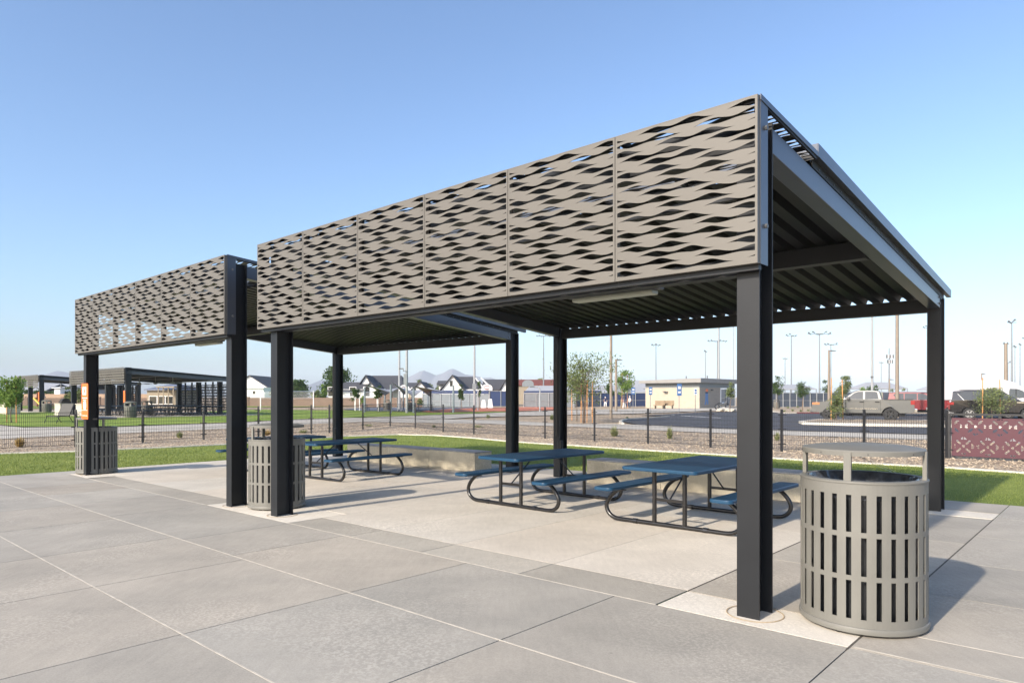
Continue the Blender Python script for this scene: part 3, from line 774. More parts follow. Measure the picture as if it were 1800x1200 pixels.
for (X, Y, L_, Dp) in ((XD(217, YC)+.2, YC, 13.3, 9.4), (XD(70, YD), YD, 8.6, 9.5)):
    q = [(-.9, -1.2), (L_+.6, -1.2), (L_+.6, Dp+1), (-.9, Dp+1)]
    sheet('patio', [(X+u*UX+v*VX, Y+u*UY+v*VY) for u, v in q], .03, 'pathconc', .1)

# ================================================================== LITTER BINS
def litter_bin(px_, py_, X, Y, rot, label, seed=0, near=False):
    z0 = G(X, Y); t = empty('litter_bin', X, Y, z0, rot); tag(t, label, 'litter bin', 'slotted putty-coloured litter bins')
    r = .42; N = 28; slot = .034/r; pit = 2*math.pi/N
    zl = [.055, .12, .383, .417, .68, .715, .97, 1.05]
    mb = MB(); th = .006
    angs = []
    for k in range(N):
        a = k*pit; angs += [(a-slot/2, a+slot/2, True), (a+slot/2, a+slot/2+(pit-slot)/2, False), (a+slot/2+(pit-slot)/2, a+pit-slot/2, False)]
    def wallq(a, b, z0_, z1_, rr, flip):
        p = [(rr*math.cos(a), rr*math.sin(a), z0_), (rr*math.cos(b), rr*math.sin(b), z0_), (rr*math.cos(b), rr*math.sin(b), z1_), (rr*math.cos(a), rr*math.sin(a), z1_)]
        mb.add(p, [(0, 1, 2, 3)] if not flip else [(3, 2, 1, 0)])
    for (a, b, isl) in angs:
        for i in range(len(zl)-1):
            if isl and i in (1, 3, 5):
                for (aa) in (a, b):   # thickness of the slot edges
                    p = [(r*math.cos(aa), r*math.sin(aa), zl[i]), ((r-th)*math.cos(aa), (r-th)*math.sin(aa), zl[i]), ((r-th)*math.cos(aa), (r-th)*math.sin(aa), zl[i+1]), (r*math.cos(aa), r*math.sin(aa), zl[i+1])]
                    mb.add(p, [(0, 1, 2, 3)])
                for zz in (zl[i], zl[i+1]):
                    p = [(r*math.cos(a), r*math.sin(a), zz), (r*math.cos(b), r*math.sin(b), zz), ((r-th)*math.cos(b), (r-th)*math.sin(b), zz), ((r-th)*math.cos(a), (r-th)*math.sin(a), zz)]
                    mb.add(p, [(0, 1, 2, 3)])
                continue
            wallq(a, b, zl[i], zl[i+1], r, False); wallq(a, b, zl[i], zl[i+1], r-th, True)
    mb.build('body', 'can', t)
    mb = MB(); mb.lathe([(r-.05, 1.045), (r+.003, 1.045), (r+.006, 1.052), (r+.004, 1.06), (r-.004, 1.064), (r-.045, 1.064), (r-.05, 1.06)], 72, closed=True); mb.build('rim', 'can', t, True)
    mb = MB(); mb.lathe([(r-.03, .018), (r+.002, .018), (r+.010, .024), (r+.012, .05), (r+.008, .062), (r-.001, .066), (r-.03, .066)], 72, closed=True)
    mb.lathe([(0, .03), (r-.02, .03), (r-.02, .04), (0, .04)], 40); mb.build('base_ring', 'can', t, True)
    mb = MB()
    for k in range(4): a = k*math.pi/2+.7; mb.lathe([(0, 0), (.025, 0), (.025, .03), (0, .03)], 10, (r-.05)*math.cos(a), (r-.05)*math.sin(a))
    mb.build('foot', 'blacktube', t)
    mb = MB(); lr = .352
    prof = [(0, .06), (lr-.02, .06), (lr, .08), (lr+.005, 1.0), (lr+.01, 1.045)]
    mb.lathe(prof, 40); li = mb.build('liner', 'liner', t, True)
    # bag: crumpled film folded into the liner
    rn = random.Random(seed+5); vs = []; fs = []; K = 90; prof = [(.362, .93, .0), (.368, 1.0, .004), (.372, 1.052, .006), (.362, 1.064, .008), (.350, 1.05, .01), (.338, .98, .02), (.325, .88, .028), (.30, .76, .03)]
    ph = [rn.uniform(0, 6.28) for _ in range(12)]
    for k in range(K):
        a = 2*math.pi*k/K
        for j, (rr, zz, am) in enumerate(prof):
            w_ = sum(math.sin(a*(5+3*q)+ph[q]+j*.5*((q % 3)-1)) for q in range(7))/3.2
            vs.append(((rr-abs(w_)*am)*math.cos(a), (rr-abs(w_)*am)*math.sin(a), zz+w_*am*.35))
    n = len(prof)
    for k in range(K):
        for j in range(n-1): fs.append((k*n+j, ((k+1) % K)*n+j, ((k+1) % K)*n+j+1, k*n+j+1))
    mb = MB(); mb.add(vs, fs); mb.build('bag', 'bag', t, True)
    # three-sided view of four flat uprights and the domed lid
    for a in (R(-130), R(-40), R(140)):
        a -= rot; c, s_ = math.cos(a), math.sin(a); w2 = .024; rr = r-.03
        f = lambda d, w_, z: ((rr+d)*c-w_*s_, (rr+d)*s_+w_*c, z)
        mb = MB(); mb.hexa([f(0, -w2, 1.06), f(.026, -w2, 1.06), f(.026, w2, 1.06), f(0, w2, 1.06), f(0, -w2, 1.262), f(.026, -w2, 1.262), f(.026, w2, 1.262), f(0, w2, 1.262)])
        mb.box(rr*c-.012, rr*c+.012, rr*s_-.012, rr*s_+.012, 1.0602, 1.066)
        mb.build('lid_bracket', 'can', t)
    mb = MB(); mb.lathe([(.0, 1.268), (.385, 1.262), (.4, 1.235), (.406, 1.235), (.408, 1.266), (.402, 1.274), (.33, 1.287), (.18, 1.299), (0, 1.304)], 72); lid = mb.build('lid', 'can', t, True)
    mb = MB()
    for k in range(8): a = k*math.pi/4+.4; mb.ico((.408*math.cos(a), .408*math.sin(a), 1.25), .004)
    mb.build('rivet', 'liner', lid)
    if near:
        mb = MB(); mb.tube(smoothpath([(.33, .14, 1.07), (.22, .1, 1.12), (.08, .1, 1.175), (.05, .14, 1.19), (.09, .17, 1.18), (.2, .17, 1.12), (.31, .17, 1.075)]), .0016, 5); mb.build('wire_loop', 'bolt', t)
    return t
litter_bin(0, 0, 2.585, 5.06, 0.0, 'nearest slotted litter bin beside the right front post, black bag inside', 1, True)
litter_bin(0, 0, -3.66, 10.68, .5, 'slotted litter bin between the two middle front posts', 2)
litter_bin(0, 0, -9.62, 15.88, .9, 'slotted litter bin partly behind the post with the orange sign', 3)

# ================================================================== PICNIC TABLES
def slab_round(mb, x0, x1, y0, y1, z0, z1, r=.07, seg=6):
    out = []
    for (cx_, cy_, a0) in ((x1-r, y1-r, 0), (x0+r, y1-r, 90), (x0+r, y0+r, 180), (x1-r, y0+r, 270)):
        for k in range(seg+1): a = R(a0+90*k/seg); out.append((cx_+r*math.cos(a), cy_+r*math.sin(a)))
    return out
def table_mat():
    """plastic-coated expanded metal: small dark diamonds"""
    m = M['blue'].copy(); m.name = 'blue_expanded_metal'; t = m.node_tree; L = t.links; b = t.nodes['Principled BSDF']
    tc = t.nodes.new('ShaderNodeTexCoord'); mp = t.nodes.new('ShaderNodeMapping'); L.new(tc.outputs['Object'], mp.inputs[0])
    mp.inputs['Rotation'].default_value = (0, 0, R(45)); mp.inputs['Scale'].default_value = (1, 1, 1)
    ck = t.nodes.new('ShaderNodeTexVoronoi'); ck.feature = 'F1'; ck.distance = 'CHEBYCHEV'; ck.inputs['Scale'].default_value = 34; ck.inputs['Randomness'].default_value = 0; ck.voronoi_dimensions = '2D'
    L.new(mp.outputs[0], ck.inputs['Vector'])
    r = t.nodes.new('ShaderNodeMapRange'); r.inputs[1].default_value = .27; r.inputs[2].default_value = .36; L.new(ck.outputs['Distance'], r.inputs[0])
    src = b.inputs['Base Color'].links[0].from_socket
    mx = t.nodes.new('ShaderNodeMixRGB'); L.new(r.outputs[0], mx.inputs[0]); mx.inputs[1].default_value = (.003, .008, .014, 1); L.new(src, mx.inputs[2]); L.new(mx.outputs[0], b.inputs['Base Color'])
    b.inputs['Specular IOR Level'].default_value = .12; b.inputs['Roughness'].default_value = .55
    bp = t.nodes.new('ShaderNodeBump'); bp.inputs['Strength'].default_value = .6; bp.inputs['Distance'].default_value = .004; L.new(r.outputs[0], bp.inputs['Height']); L.new(bp.outputs[0], b.inputs['Normal'])
    return m
M['bluemesh'] = table_mat()
TT = dict(half=.47, L=1.1, legx=.215, legy=.78, bo=.97, bi=.68)
def make_table(x, y, rz, label, group='blue picnic tables under the near shelters', half=.45):
    t = empty('picnic_table', x, y, G(x, y), rz); tag(t, label, 'picnic table', group)
    hw, hl = half, TT['L']
    def plank(name, x0, x1, z1, th=.046):
        o_ = slab_round(None, x0, x1, -hl, hl, 0, 0)
        mb = MB(); mb.prism(o_, lambda p: (p[0], p[1], z1-th), lambda p: (p[0], p[1], z1)); p_ = mb.build(name, 'blue', t, bevel=.011)
        i_ = slab_round(None, x0+.022, x1-.022, -hl+.022, hl-.022, 0, 0, .055)
        mb = MB(); mb.prism(i_, lambda p: (p[0], p[1], z1-.002), lambda p: (p[0], p[1], z1+.0015)); mb.build('expanded_mesh', 'bluemesh', p_)
        return p_
    plank('tabletop', -hw, hw, .775)
    for s in (-1, 1):
        a, b = sorted((s*TT['bo'], s*TT['bi'])); plank('bench_seat', a, b, .475)
    for sy in (-1, 1):
        y_ = sy*TT['legy']
        half = [(.72, .435), (.80, .40), (.90, .31), (.955, .21), (.94, .12), (.87, .055), (.76, .03), (.5, .03)]
        pts = [(a, y_, b) for a, b in half]+[(-a, y_, b) for a, b in half[::-1]]
        mb = MB(); mb.tube(smoothpath(pts, 5), .029, 12); f = mb.build('sled_frame', 'blacktube', t, True)
        for s in (-1, 1):
            mb = MB(); mb.box(s*.66, s*.92, y_-.03, y_+.03, .415, .4285); mb.build('seat_bracket', 'blacktube', f)
            mb = MB(); mb.tube([(s*.47, y_, .03), (s*.53, y_, .03)], .036, 10); mb.build('coupling', 'blacktube', f)
        for s in (-1, 1):
            mb = MB(); mb.tube([(s*TT['legx'], y_, .04), (s*TT['legx'], y_, .742)], .029, 12); mb.build('leg', 'blacktube', t, True)
        mb = MB(); mb.box(-TT['legx']+.03, TT['legx']-.03, y_-.004, y_+.004, .325, .365); mb.build('crossbar', 'blacktube', t)
        mb = MB(); mb.tube([(0, y_, .345), (0, y_-sy*.52, .738)], .011, 8); mb.box(-.03, .03, y_-sy*.56-.03, y_-sy*.56+.03, .736, .741); mb.build('brace', 'blacktube', t)
        mb = MB(); mb.box(-hw+.06, hw-.06, y_-.02, y_+.02, .728, .7408); mb.build('top_bar', 'blacktube', t)
    return t
def TU(u, v, dr=0): return (*W(u, v), ROT+R(dr))
make_table(*TU(5.02, 3.6, -1.5), 'blue picnic table in the middle, in front of the gap in the low concrete bench', half=.43)
make_table(*TU(2.33, 3.62, 0), 'blue picnic table nearest the right front post', half=.53)
make_table(*TU(10.72, 3.72, 3), 'blue picnic table under the second shelter, nearest the concrete bench')
make_table(*TU(13.35, 3.55, 0), 'farthest blue picnic table under the second shelter, mostly behind posts')

# ================================================================== LOW CONCRETE BENCHES
def bench(u0, u1, v0, joints, label):
    x, y = W(u0, v0); t = empty('concrete_bench', x, y, 0, ROT); tag(t, label, 'bench', 'low concrete benches behind the tables')
    js = [u0]+joints+[u1]
    for a, b in zip(js, js[1:]):
        z = G(*W((a+b)/2, v0))
        mb = MB(); mb.box(-(b-u0)+.004, -(a-u0)-.004, 0, .56, z-.03, z+.425); mb.build('block', 'seatconc', t, bevel=.008)
        mb = MB(); mb.box(-(b-u0)+.002, -(a-u0)-.002, -.004, .565, z+.4255, z+.45); mb.build('seat', 'seattop', t, bevel=.006)
bench(9.15, 14.2, 6.12, [10.75, 12.45], 'low concrete bench wall at the left, behind the second shelter tables')
bench(.95, 6.0, 6.12, [2.6, 4.35], 'low concrete bench wall at the right, behind the two nearest tables')

# ================================================================== ORANGE SIGN
def post_sign():
    u, v = 15.30, -.0
    x, y = W(u+.19, v-.03); t = empty('post_sign', x, y, 0, ROT); tag(t, 'orange sign with white symbols on the far left front post', 'sign')
    Yc = y; z1 = ZD(674, Yc); z0 = ZD(736, Yc)
    w = .44
    o_ = slab_round(None, 0, w, z0, z1, 0, 0, .03, 4)
    mb = MB(); mb.prism(o_, lambda p: (p[0], -.006, p[1]), lambda p: (p[0], 0, p[1])); mb.build('plate', 'orange', t)
    h = z1-z0
    def wb(parts, nm):
        mb = MB()
        for (a, b, c, d) in parts: mb.box(a*w, b*w, -.009, -.0065, z0+c*h, z0+d*h)
        return mb.build(nm, 'white', t)
    # folded-map-like symbol, two lines of lettering, oval symbol, two more lines
    wb([(.18, .74, .68, .9), (.6, .74, .9, .905)], 'symbol')
    mb = MB(); mb.lathe([(0, 0), (.10, 0), (.10, .0025), (0, .0025)], 24)
    mb.v = [(a+.5*w, -.0065-c, z0+.39*h+b*1.05) for a, b, c in mb.v]; mb.build('symbol', 'white', t)
    mb = MB(); mb.lathe([(0, 0), (.045, 0), (.045, .002), (0, .002)], 16); mb.v = [(a+.46*w, -.0095-c, z0+.79*h+b*1.2) for a, b, c in mb.v]; mb.build('symbol', 'orange', t)
    rn = random.Random(2)
    for (zc, a, b, hh) in ((.595, .1, .88, .028), (.54, .26, .74, .025), (.25, .06, .9, .017), (.10, .06, .9, .017)):
        parts = []; x_ = a
        while x_ < b:
            wd_ = rn.uniform(.035, .06); parts.append((x_, min(b, x_+wd_), zc-hh/2, zc+hh/2)); x_ += wd_+.018
        wb(parts, 'lettering')
post_sign()

# ================================================================== MESH FENCE
def fence():
    t = None
    L = [(0, 794), (133, 784), (251, 777), (358, 772)]
    pts = [GP(*p) for p in L]
    # posts hidden behind the shelter posts carry on at the same spacing
    d = ((pts[3][0]-pts[1][0])/2, (pts[3][1]-pts[1][1])/2)
    pts = [(pts[1][0]-3*d[0], pts[1][1]-3*d[1]), (pts[1][0]-2*d[0], pts[1][1]-2*d[1])]+pts[1:]
    pts += [(pts[-1][0]+d[0]*k+.1*k*k, pts[-1][1]+d[1]*k) for k in (1, 2)]
    pts += [GP(579, 760), GP(638, 754), GP(686, 748.5), GP(730, 752), GP(779, 758.5), GP(833, 762), GP(894, 766), GP(958, 769.5), GP(1045, 774), GP(1139, 778.5), GP(1249, 785), GP(1374, 792), W(3.8, 16.9), W(1.72, 16.9)]
    x0, y0 = pts[8]; t = empty('mesh_fence', x0, y0, 0); tag(t, 'low black welded-mesh fence curving round the gravel bed', 'fence')
    HF = 1.3
    for i, (x, y) in enumerate(pts):
        z = G(x, y)-.04; mb = MB(); mb.box(x-x0-.032, x-x0+.032, y-y0-.032, y-y0+.032, z, z+HF+.04); p = mb.build('post', 'fence', t, bevel=.004)
        j = min(i, len(pts)-2); dx, dy = pts[j+1][0]-pts[j][0], pts[j+1][1]-pts[j][1]; dl = math.hypot(dx, dy); dx /= dl; dy /= dl
        mb = MB()
        for zz in (.26, .72, 1.17):
            a, b = (x-x0-dx*.13, y-y0-dy*.13-.035), (x-x0+dx*.13, y-y0+dy*.13-.035)
            mb.tube([(a[0], a[1], z+zz), (b[0], b[1], z+zz)], .013, 4)
        mb.build('clamp', 'fence', p)
    for (xa, ya), (xb, yb) in zip(pts, pts[1:]):
        mb = MB(); dl = math.hypot(xb-xa, yb-ya); n = int(dl/.06); ux, uy = (xb-xa)/dl, (yb-ya)/dl
        def wire(p, q, r, nx, ny):
            vs = []
            for P_ in (p, q):
                for k in range(3):
                    an = k*2.094
                    vs.append((P_[0]+nx*r*math.cos(an), P_[1]+ny*r*math.cos(an), P_[2]+r*math.sin(an)) if abs(p[2]-q[2]) < .3 else (P_[0]+r*math.cos(an), P_[1]+r*math.sin(an), P_[2]))
            mb.add(vs, [(0, 1, 4, 3), (1, 2, 5, 4), (2, 0, 3, 5)])
        for k in range(n+1):
            s_ = dl*k/n; x, y = xa+ux*s_, ya+uy*s_; z = G(x, y)
            wire((x-x0, y-y0, z+.06), (x-x0, y-y0, z+1.2), .0052, 1, 1)
        za, zb = G(xa, ya), G(xb, yb)
        for k in range(9):
            zz = .06+k*.1425; wire((xa-x0, ya-y0, za+zz), (xb-x0, yb-y0, zb+zz), .0052 if k % 8 else .009, -uy, ux)
        mb.build('mesh_panel', 'fence', t, recalc=False)
fence()
def burgundy():
    """perforated metal fence panels with a rosette pattern"""
    x, y = W(1.66, 16.9); z = G(x, y); t = empty('ornamental_fence', x, y, z, ROT); tag(t, 'burgundy cut-metal fence panel with a rosette pattern and black frame at the right edge', 'fence')
    hh = 1.14; y_ = 0
    for k in range(4):
        xx = k*2.45; mb = MB(); mb.box(xx-.035, xx+.035, -.035, .035, -.05, hh+.07); mb.build('post', 'fence', t, bevel=.004)
    mb = MB(); mb.box(0, 7.4, -.028, .028, hh+.02, hh+.075); mb.build('top_rail', 'fence', t)
    def slots(w, h):
        """cells 0.62 m: outline grid with holes, made as a fine raster so edges stay crisp enough"""
        res = .0215; nx, nz = int(w/res), int(h/res); g = [[True]*nz for _ in range(nx)]
        cell = .54
        for i in range(nx):
            for j in range(nz):
                x_ = (i+.5)*res; z_ = (j+.5)*res
                row = int(z_/cell+.0); lx_ = (x_+(row % 2)*cell/2) % cell-cell/2; lz = z_ % cell-cell/2
                rr = math.hypot(lx_, lz); hole = False
                if rr < .032: hole = True
                for k in range(4):
                    a = math.pi/4+k*math.pi/2; c, s_ = math.cos(a), math.sin(a); p_ = lx_*c+lz*s_-.155; q_ = -lx_*s_+lz*c
                    if (p_/.075)**2+(q_/.026)**2 < 1: hole = True
                for k in range(4):
                    a = k*math.pi/2; c, s_ = math.cos(a), math.sin(a); p_ = lx_*c+lz*s_-.215; q_ = -lx_*s_+lz*c
                    if 0 < abs(p_) and -.03 < p_ < .035 and .012 < abs(q_) < .012+(.035-p_)*.9: hole = True
                if hole and .06 < x_ < w-.06 and .05 < z_ < h-.03: g[i][j] = False
        mb = MB(); th = .008
        for i in range(nx):
            j = 0
            while j < nz:
                if g[i][j]:
                    k = j
                    while k < nz and g[i][k]: k += 1
                    a, b = i*res, (i+1)*res; c, d = j*res, k*res
                    mb.add([(a, 0, c), (b, 0, c), (b, 0, d), (a, 0, d), (a, th, c), (b, th, c), (b, th, d), (a, th, d)], [(0, 1, 2, 3), (7, 6, 5, 4), (3, 2, 6, 7), (0, 4, 5, 1)])
                    j = k
                else: j += 1
        return mb
    sm = slots(2.34, hh-.1)
    for k in range(3):
        mb = MB(); mb.v = [(a+.055+k*2.45, b, c+.06) for a, b, c in sm.v]; mb.f = list(sm.f); p = mb.build('cut_panel', 'burg', t, recalc=False)
        mb = MB()
        for xx in (.05+k*2.45, 2.36+k*2.45): mb.box(xx, xx+.035, .0095, .03, .05, hh+.018)
        mb.box(.09+k*2.45, 2.35+k*2.45, .0095, .03, .045, .06); mb.box(1.1+k*2.45, 1.16+k*2.45, -.012, .03, hh-.05, hh+.018)
        mb.build('frame', 'fence', p)
burgundy()
# ================================================================== PLANTS
def tree(x, y, h, w, label, cat='tree', leaf='leafbright', lift=.35, nleaf=900, lsz=.09, seed=0, trunk_r=.05, shape='oval', stakes=0, group=None, name='tree', sparse=.0, clumps=None, whitetrunk=False, multi=1):
    rn = random.Random(seed); z0 = G(x, y); t = empty(name, x, y, z0); tag(t, label, cat, group)
    mb = MB(); tips = []
    for m_ in range(multi):
        bx, by = (rn.uniform(-.25, .25), rn.uniform(-.1, .1)) if multi > 1 else (0, 0)
        top = h*.72; pts = [(bx, by, -.05), (bx+rn.uniform(-.02, .02)*h, by, h*lift*.6), (bx*1.4+rn.uniform(-.04, .04)*h, by+rn.uniform(-.03, .03)*h, h*.5), (bx*1.6+rn.uniform(-.05, .05)*h, by, top)]
        mb.tube(smoothpath(pts, 4), [trunk_r*(1-.75*k/12) for k in range(13)], 7)
        nb = 9 if nleaf > 500 else 5
        for k in range(nb):
            f = .35+.6*k/nb; zc = h*(lift*.7+(1-lift*.7)*f*.75); a = rn.uniform(0, 6.28); l_ = w*.5*rn.uniform(.55, .95)*(1.1-f*.5)
            p0 = Vector((bx*1.3, by, zc)); p1 = p0+Vector((math.cos(a)*l_*.5, math.sin(a)*l_*.5, l_*.35)); p2 = p0+Vector((math.cos(a)*l_, math.sin(a)*l_, l_*rn.uniform(.4, .9)))
            if p2.z > h*.97: p2.z = h*.95
            mb.tube([p0, p1, p2], [trunk_r*.4, trunk_r*.25, trunk_r*.1], 5); tips += [p1, p2]
    mb.build('trunk', 'white' if whitetrunk else 'bark', t, True)
    # crown: leaf clumps thrown through an uneven volume
    zc0, zc1 = h*lift, h; nc = clumps or max(10, int(nleaf/38)); cl = []
    for k in range(nc):
        if tips and k < len(tips) and rn.random() < .8: c = tips[k].copy()
        else:
            a = rn.uniform(0, 6.28); f = rn.random()**.8
            if shape == 'oval': wr = math.sin(math.pi*min(.98, .1+.86*f))**.6
            elif shape == 'vase': wr = .35+.75*f-.35*max(0, f-.75)*4*.6
            elif shape == 'column': wr = .75
            else: wr = (1-f)**.7+.12
            rr = w/2*wr*rn.random()**.45; c = Vector((math.cos(a)*rr, math.sin(a)*rr, zc0+(zc1-zc0)*f))
        cl.append((c, rn.uniform(.5, 1.2)))
    mb = MB(); cr = w*.165+.022*h; nleaf = int(nleaf*1.45)
    for k in range(nleaf):
        c, s_ = rn.choice(cl); p = Vector((rn.gauss(0, 1), rn.gauss(0, 1), rn.gauss(0, .8)))*cr*s_*.62+c
        if p.z < h*lift*.75: p.z = h*lift*.75+rn.uniform(0, .1)*h
        if p.z > h*1.02: p.z = h-rn.uniform(0, .1)*h
        d = Vector((rn.gauss(0, 1), rn.gauss(0, 1), rn.gauss(0, 1))).normalized(); e = d.orthogonal().normalized(); s2 = lsz*rn.uniform(.6, 1.3)
        o = len(mb.v); mb.v += [tuple(p-d*s2), tuple(p+e*s2*.45), tuple(p+d*s2), tuple(p-e*s2*.45)]; mb.f.append((o, o+1, o+2, o+3))
    mb.build('crown', leaf, t, recalc=False)
    for k in range(stakes):
        sx = (-.32, .34, 0)[k]; mb = MB(); mb.tube([(sx, -.12*(k-.5), -.02), (sx+rn.uniform(-.04, .04), -.12*(k-.5), h*.93 if stakes == 2 else h*.6)], .028, 6); mb.build('stake', 'stake', t)
    return t
def pxtree(px_, py0, py1, wpx, Y, label, **k):
    x = XD(px_, Y); h = ZD(py0, Y)-G(x, Y); return tree(x, Y, h, wpx*Y/F, label, **k)
def tuft(px_, py_, hpx, wpx, label, m='green', seed=0, n=260, Y=None, spread=1.):
    x, y = GP(px_, py_); z = G(x, y)-.02; t = MB(); rn = random.Random(seed); h = hpx*y/F; w = wpx*y/F
    for k in range(int(n*.42)):
        a = rn.uniform(0, 6.28); r0 = rn.uniform(0, .16)*w; l_ = rn.uniform(.35, 1.08)
        q = rn.random()**.6; tilt = q*w/2*spread*rn.uniform(.9, 1.35); dx, dy = math.cos(a), math.sin(a); wd_ = .0045*(y/20)
        top = h*l_*(1-.45*q*q)
        p0 = (r0*dx, r0*dy, 0); p1 = (r0*dx+dx*tilt*.35, r0*dy+dy*tilt*.35, top*.75); p2 = (r0*dx+dx*tilt, r0*dy+dy*tilt, top*(1-.3*q))
        c2 = rn.uniform(0, 6.28); nx, ny = math.cos(c2)*wd_, math.sin(c2)*wd_
        o = len(t.v); t.v += [(p0[0]-nx, p0[1]-ny, 0), (p0[0]+nx, p0[1]+ny, 0), (p1[0]+nx, p1[1]+ny, p1[2]), (p1[0]-nx, p1[1]-ny, p1[2]), p2]
        t.f += [(o, o+1, o+2, o+3), (o+3, o+2, o+4)]
    o = t.build('ornamental_grass' if m != 'leafbright' else 'shrub', m, None, recalc=False, loc=(x, y, z)); tag(o, label, 'plant' , 'clumps of grass in the gravel'); return o
tuft(35, 784, 21, 26, 'yellow dry grass clump at the far left of the gravel bed', 'dry', 1, 700)
tuft(316, 769, 16, 18, 'olive grass clump between the fence posts left of the second front post', 'green', 2, 500)
tuft(470, 764, 12, 24, 'dry grass clump behind the bin between the front posts', 'dry', 3, 400)
tuft(533, 760, 8, 26, 'low flat green clump behind the round bin lid', 'green', 4, 300, spread=1.4)
tuft(589, 756, 8, 14, 'small green clump beside the fence left of the back post', 'green', 5, 300, spread=1.3)
tuft(648, 748, 5, 22, 'low dark clump by the fence, right of the back post', 'green', 6, 200, spread=1.4)
tuft(763, 750, 6, 12, 'tiny clump in the middle of the gravel behind the fence', 'green', 7, 200)
tuft(840, 750, 5, 30, 'low spreading clump beside the fence post left of the twin back posts', 'green', 8, 260, spread=1.5)
tuft(858, 734, 9, 14, 'small shrub on the far gravel island left of the twin posts', 'leafolive', 9, 200)
tuft(970, 737, 12, 12, 'small round shrub on the far gravel island between the twin posts', 'leafolive', 10, 240)
tuft(1080, 766, 22, 24, 'green grass clump right of the sapling, behind the fence', 'green', 11, 700)
tuft(1177, 770, 25, 18, 'tall green grass clump right of the fence post at centre right', 'green', 12, 700)
tuft(1366, 773, 20, 16, 'grass clump just right of the near post', 'green', 13, 400)
tuft(1102, 734, 4, 9, 'tiny plant on the gravel at the tip of the parking lot', 'leafolive', 14, 100)
for i, (px_, py_, w_) in enumerate(((1378, 723, 10), (1393, 722, 9), (1408, 723, 10), (1421, 722, 8), (1432, 721, 8), (1385, 717, 9), (1402, 716, 8))):
    tuft(px_, py_, 5, w_, 'low shrub in the planting strip beyond the parking lot', 'leafolive', 20+i, 90, spread=1.3)

pxtree(20, 662, 728, 38, 41, 'bushy bright green young tree with two stakes in front of the smaller pavilion', nleaf=1900, lsz=.08, seed=1, lift=.36, stakes=2, trunk_r=.04, shape='vase')
pxtree(-4, 676, 728, 20, 47, 'half-seen green tree at the left frame edge', nleaf=700, lsz=.08, seed=2, lift=.3)
for i, (px_, w_, py0) in enumerate(((122, 16, 681), (136, 18, 679), (148, 14, 684))):
    pxtree(px_, py0, 716, w_, 92, ['slim light tree right of the left grill counter', 'fuller light tree between the pavilion posts', 'small light tree beside the orange-sign post'][i], nleaf=300, lsz=.15, seed=5+i, leaf='leafolive', lift=.3, group='saplings between the pavilions')
for i in range(9):
    pxtree(50+i*9, 683+(i % 3), 694, 13, 148, 'dark hedge tree behind the tan wall', nleaf=160, lsz=.35, seed=30+i, leaf='leafdark', lift=.05, group='hedge trees behind the tan wall', trunk_r=.1)
pxtree(516, 668, 700, 44, 120, 'large round green tree left of the tall tree', nleaf=2400, lsz=.22, seed=40, leaf='leafdark', lift=.18, trunk_r=.2)
pxtree(487, 675, 700, 22, 122, 'green tree close behind the middle front post', nleaf=900, lsz=.22, seed=41, leaf='leafdark', lift=.2, trunk_r=.2)
pxtree(592, 645, 700, 42, 125, 'tall dark green tree behind the back post of the second shelter', nleaf=3200, lsz=.24, seed=42, leaf='leafdark', lift=.25, trunk_r=.25, clumps=40)
pxtree(572, 676, 700, 22, 124, 'lower light green tree beside the tall dark tree', nleaf=700, lsz=.2, seed=43, leaf='leafbright', lift=.15, trunk_r=.15)
pxtree(553, 682, 699, 20, 118, 'low pale bush tree between the round tree and the tall tree', nleaf=400, lsz=.2, seed=44, leaf='leafolive', lift=.1, trunk_r=.1)
pxtree(624, 679, 716, 16, 78, 'young street tree before the left white house', nleaf=650, lsz=.1, seed=45, leaf='leafdark', lift=.42, whitetrunk=True)
pxtree(636, 688, 712, 10, 82, 'small lime green sapling beside a young tree, near the left house', nleaf=350, lsz=.1, seed=46, leaf='leafbright', lift=.15)
pxtree(665, 677, 716, 12, 74, 'young tree with a wrapped white trunk near the shade sail', nleaf=700, lsz=.09, seed=47, leaf='leafdark', lift=.45, whitetrunk=True)
pxtree(738, 694, 712, 11, 85, 'low bush in front of the grey screen fence', nleaf=300, lsz=.12, seed=48, leaf='leafolive', lift=.05)
pxtree(812, 676, 712, 14, 86, 'young tree before the big white gable house', nleaf=650, lsz=.1, seed=49, leaf='leafdark', lift=.35)
pxtree(843, 671, 712, 7, 84, 'slim young tree beside the basketball hoop', nleaf=350, lsz=.1, seed=50, leaf='leafdark', lift=.4)
for i in range(5):
    pxtree(735+i*11, 668+(i % 2)*2, 684, 18, 190, 'pale green tree in the row behind the houses', nleaf=260, lsz=.4, seed=55+i, leaf='leafolive', lift=.05, group='trees behind the houses', trunk_r=.15)
for i in range(9):
    pxtree(906+i*9, 666+(i*7 % 5), 686, 17, 210, 'green tree in the row behind the dugout roofs', nleaf=260, lsz=.45, seed=65+i, leaf='leafolive' if i % 3 else 'leafdark', lift=.05, group='trees behind the dugout roofs', trunk_r=.15)
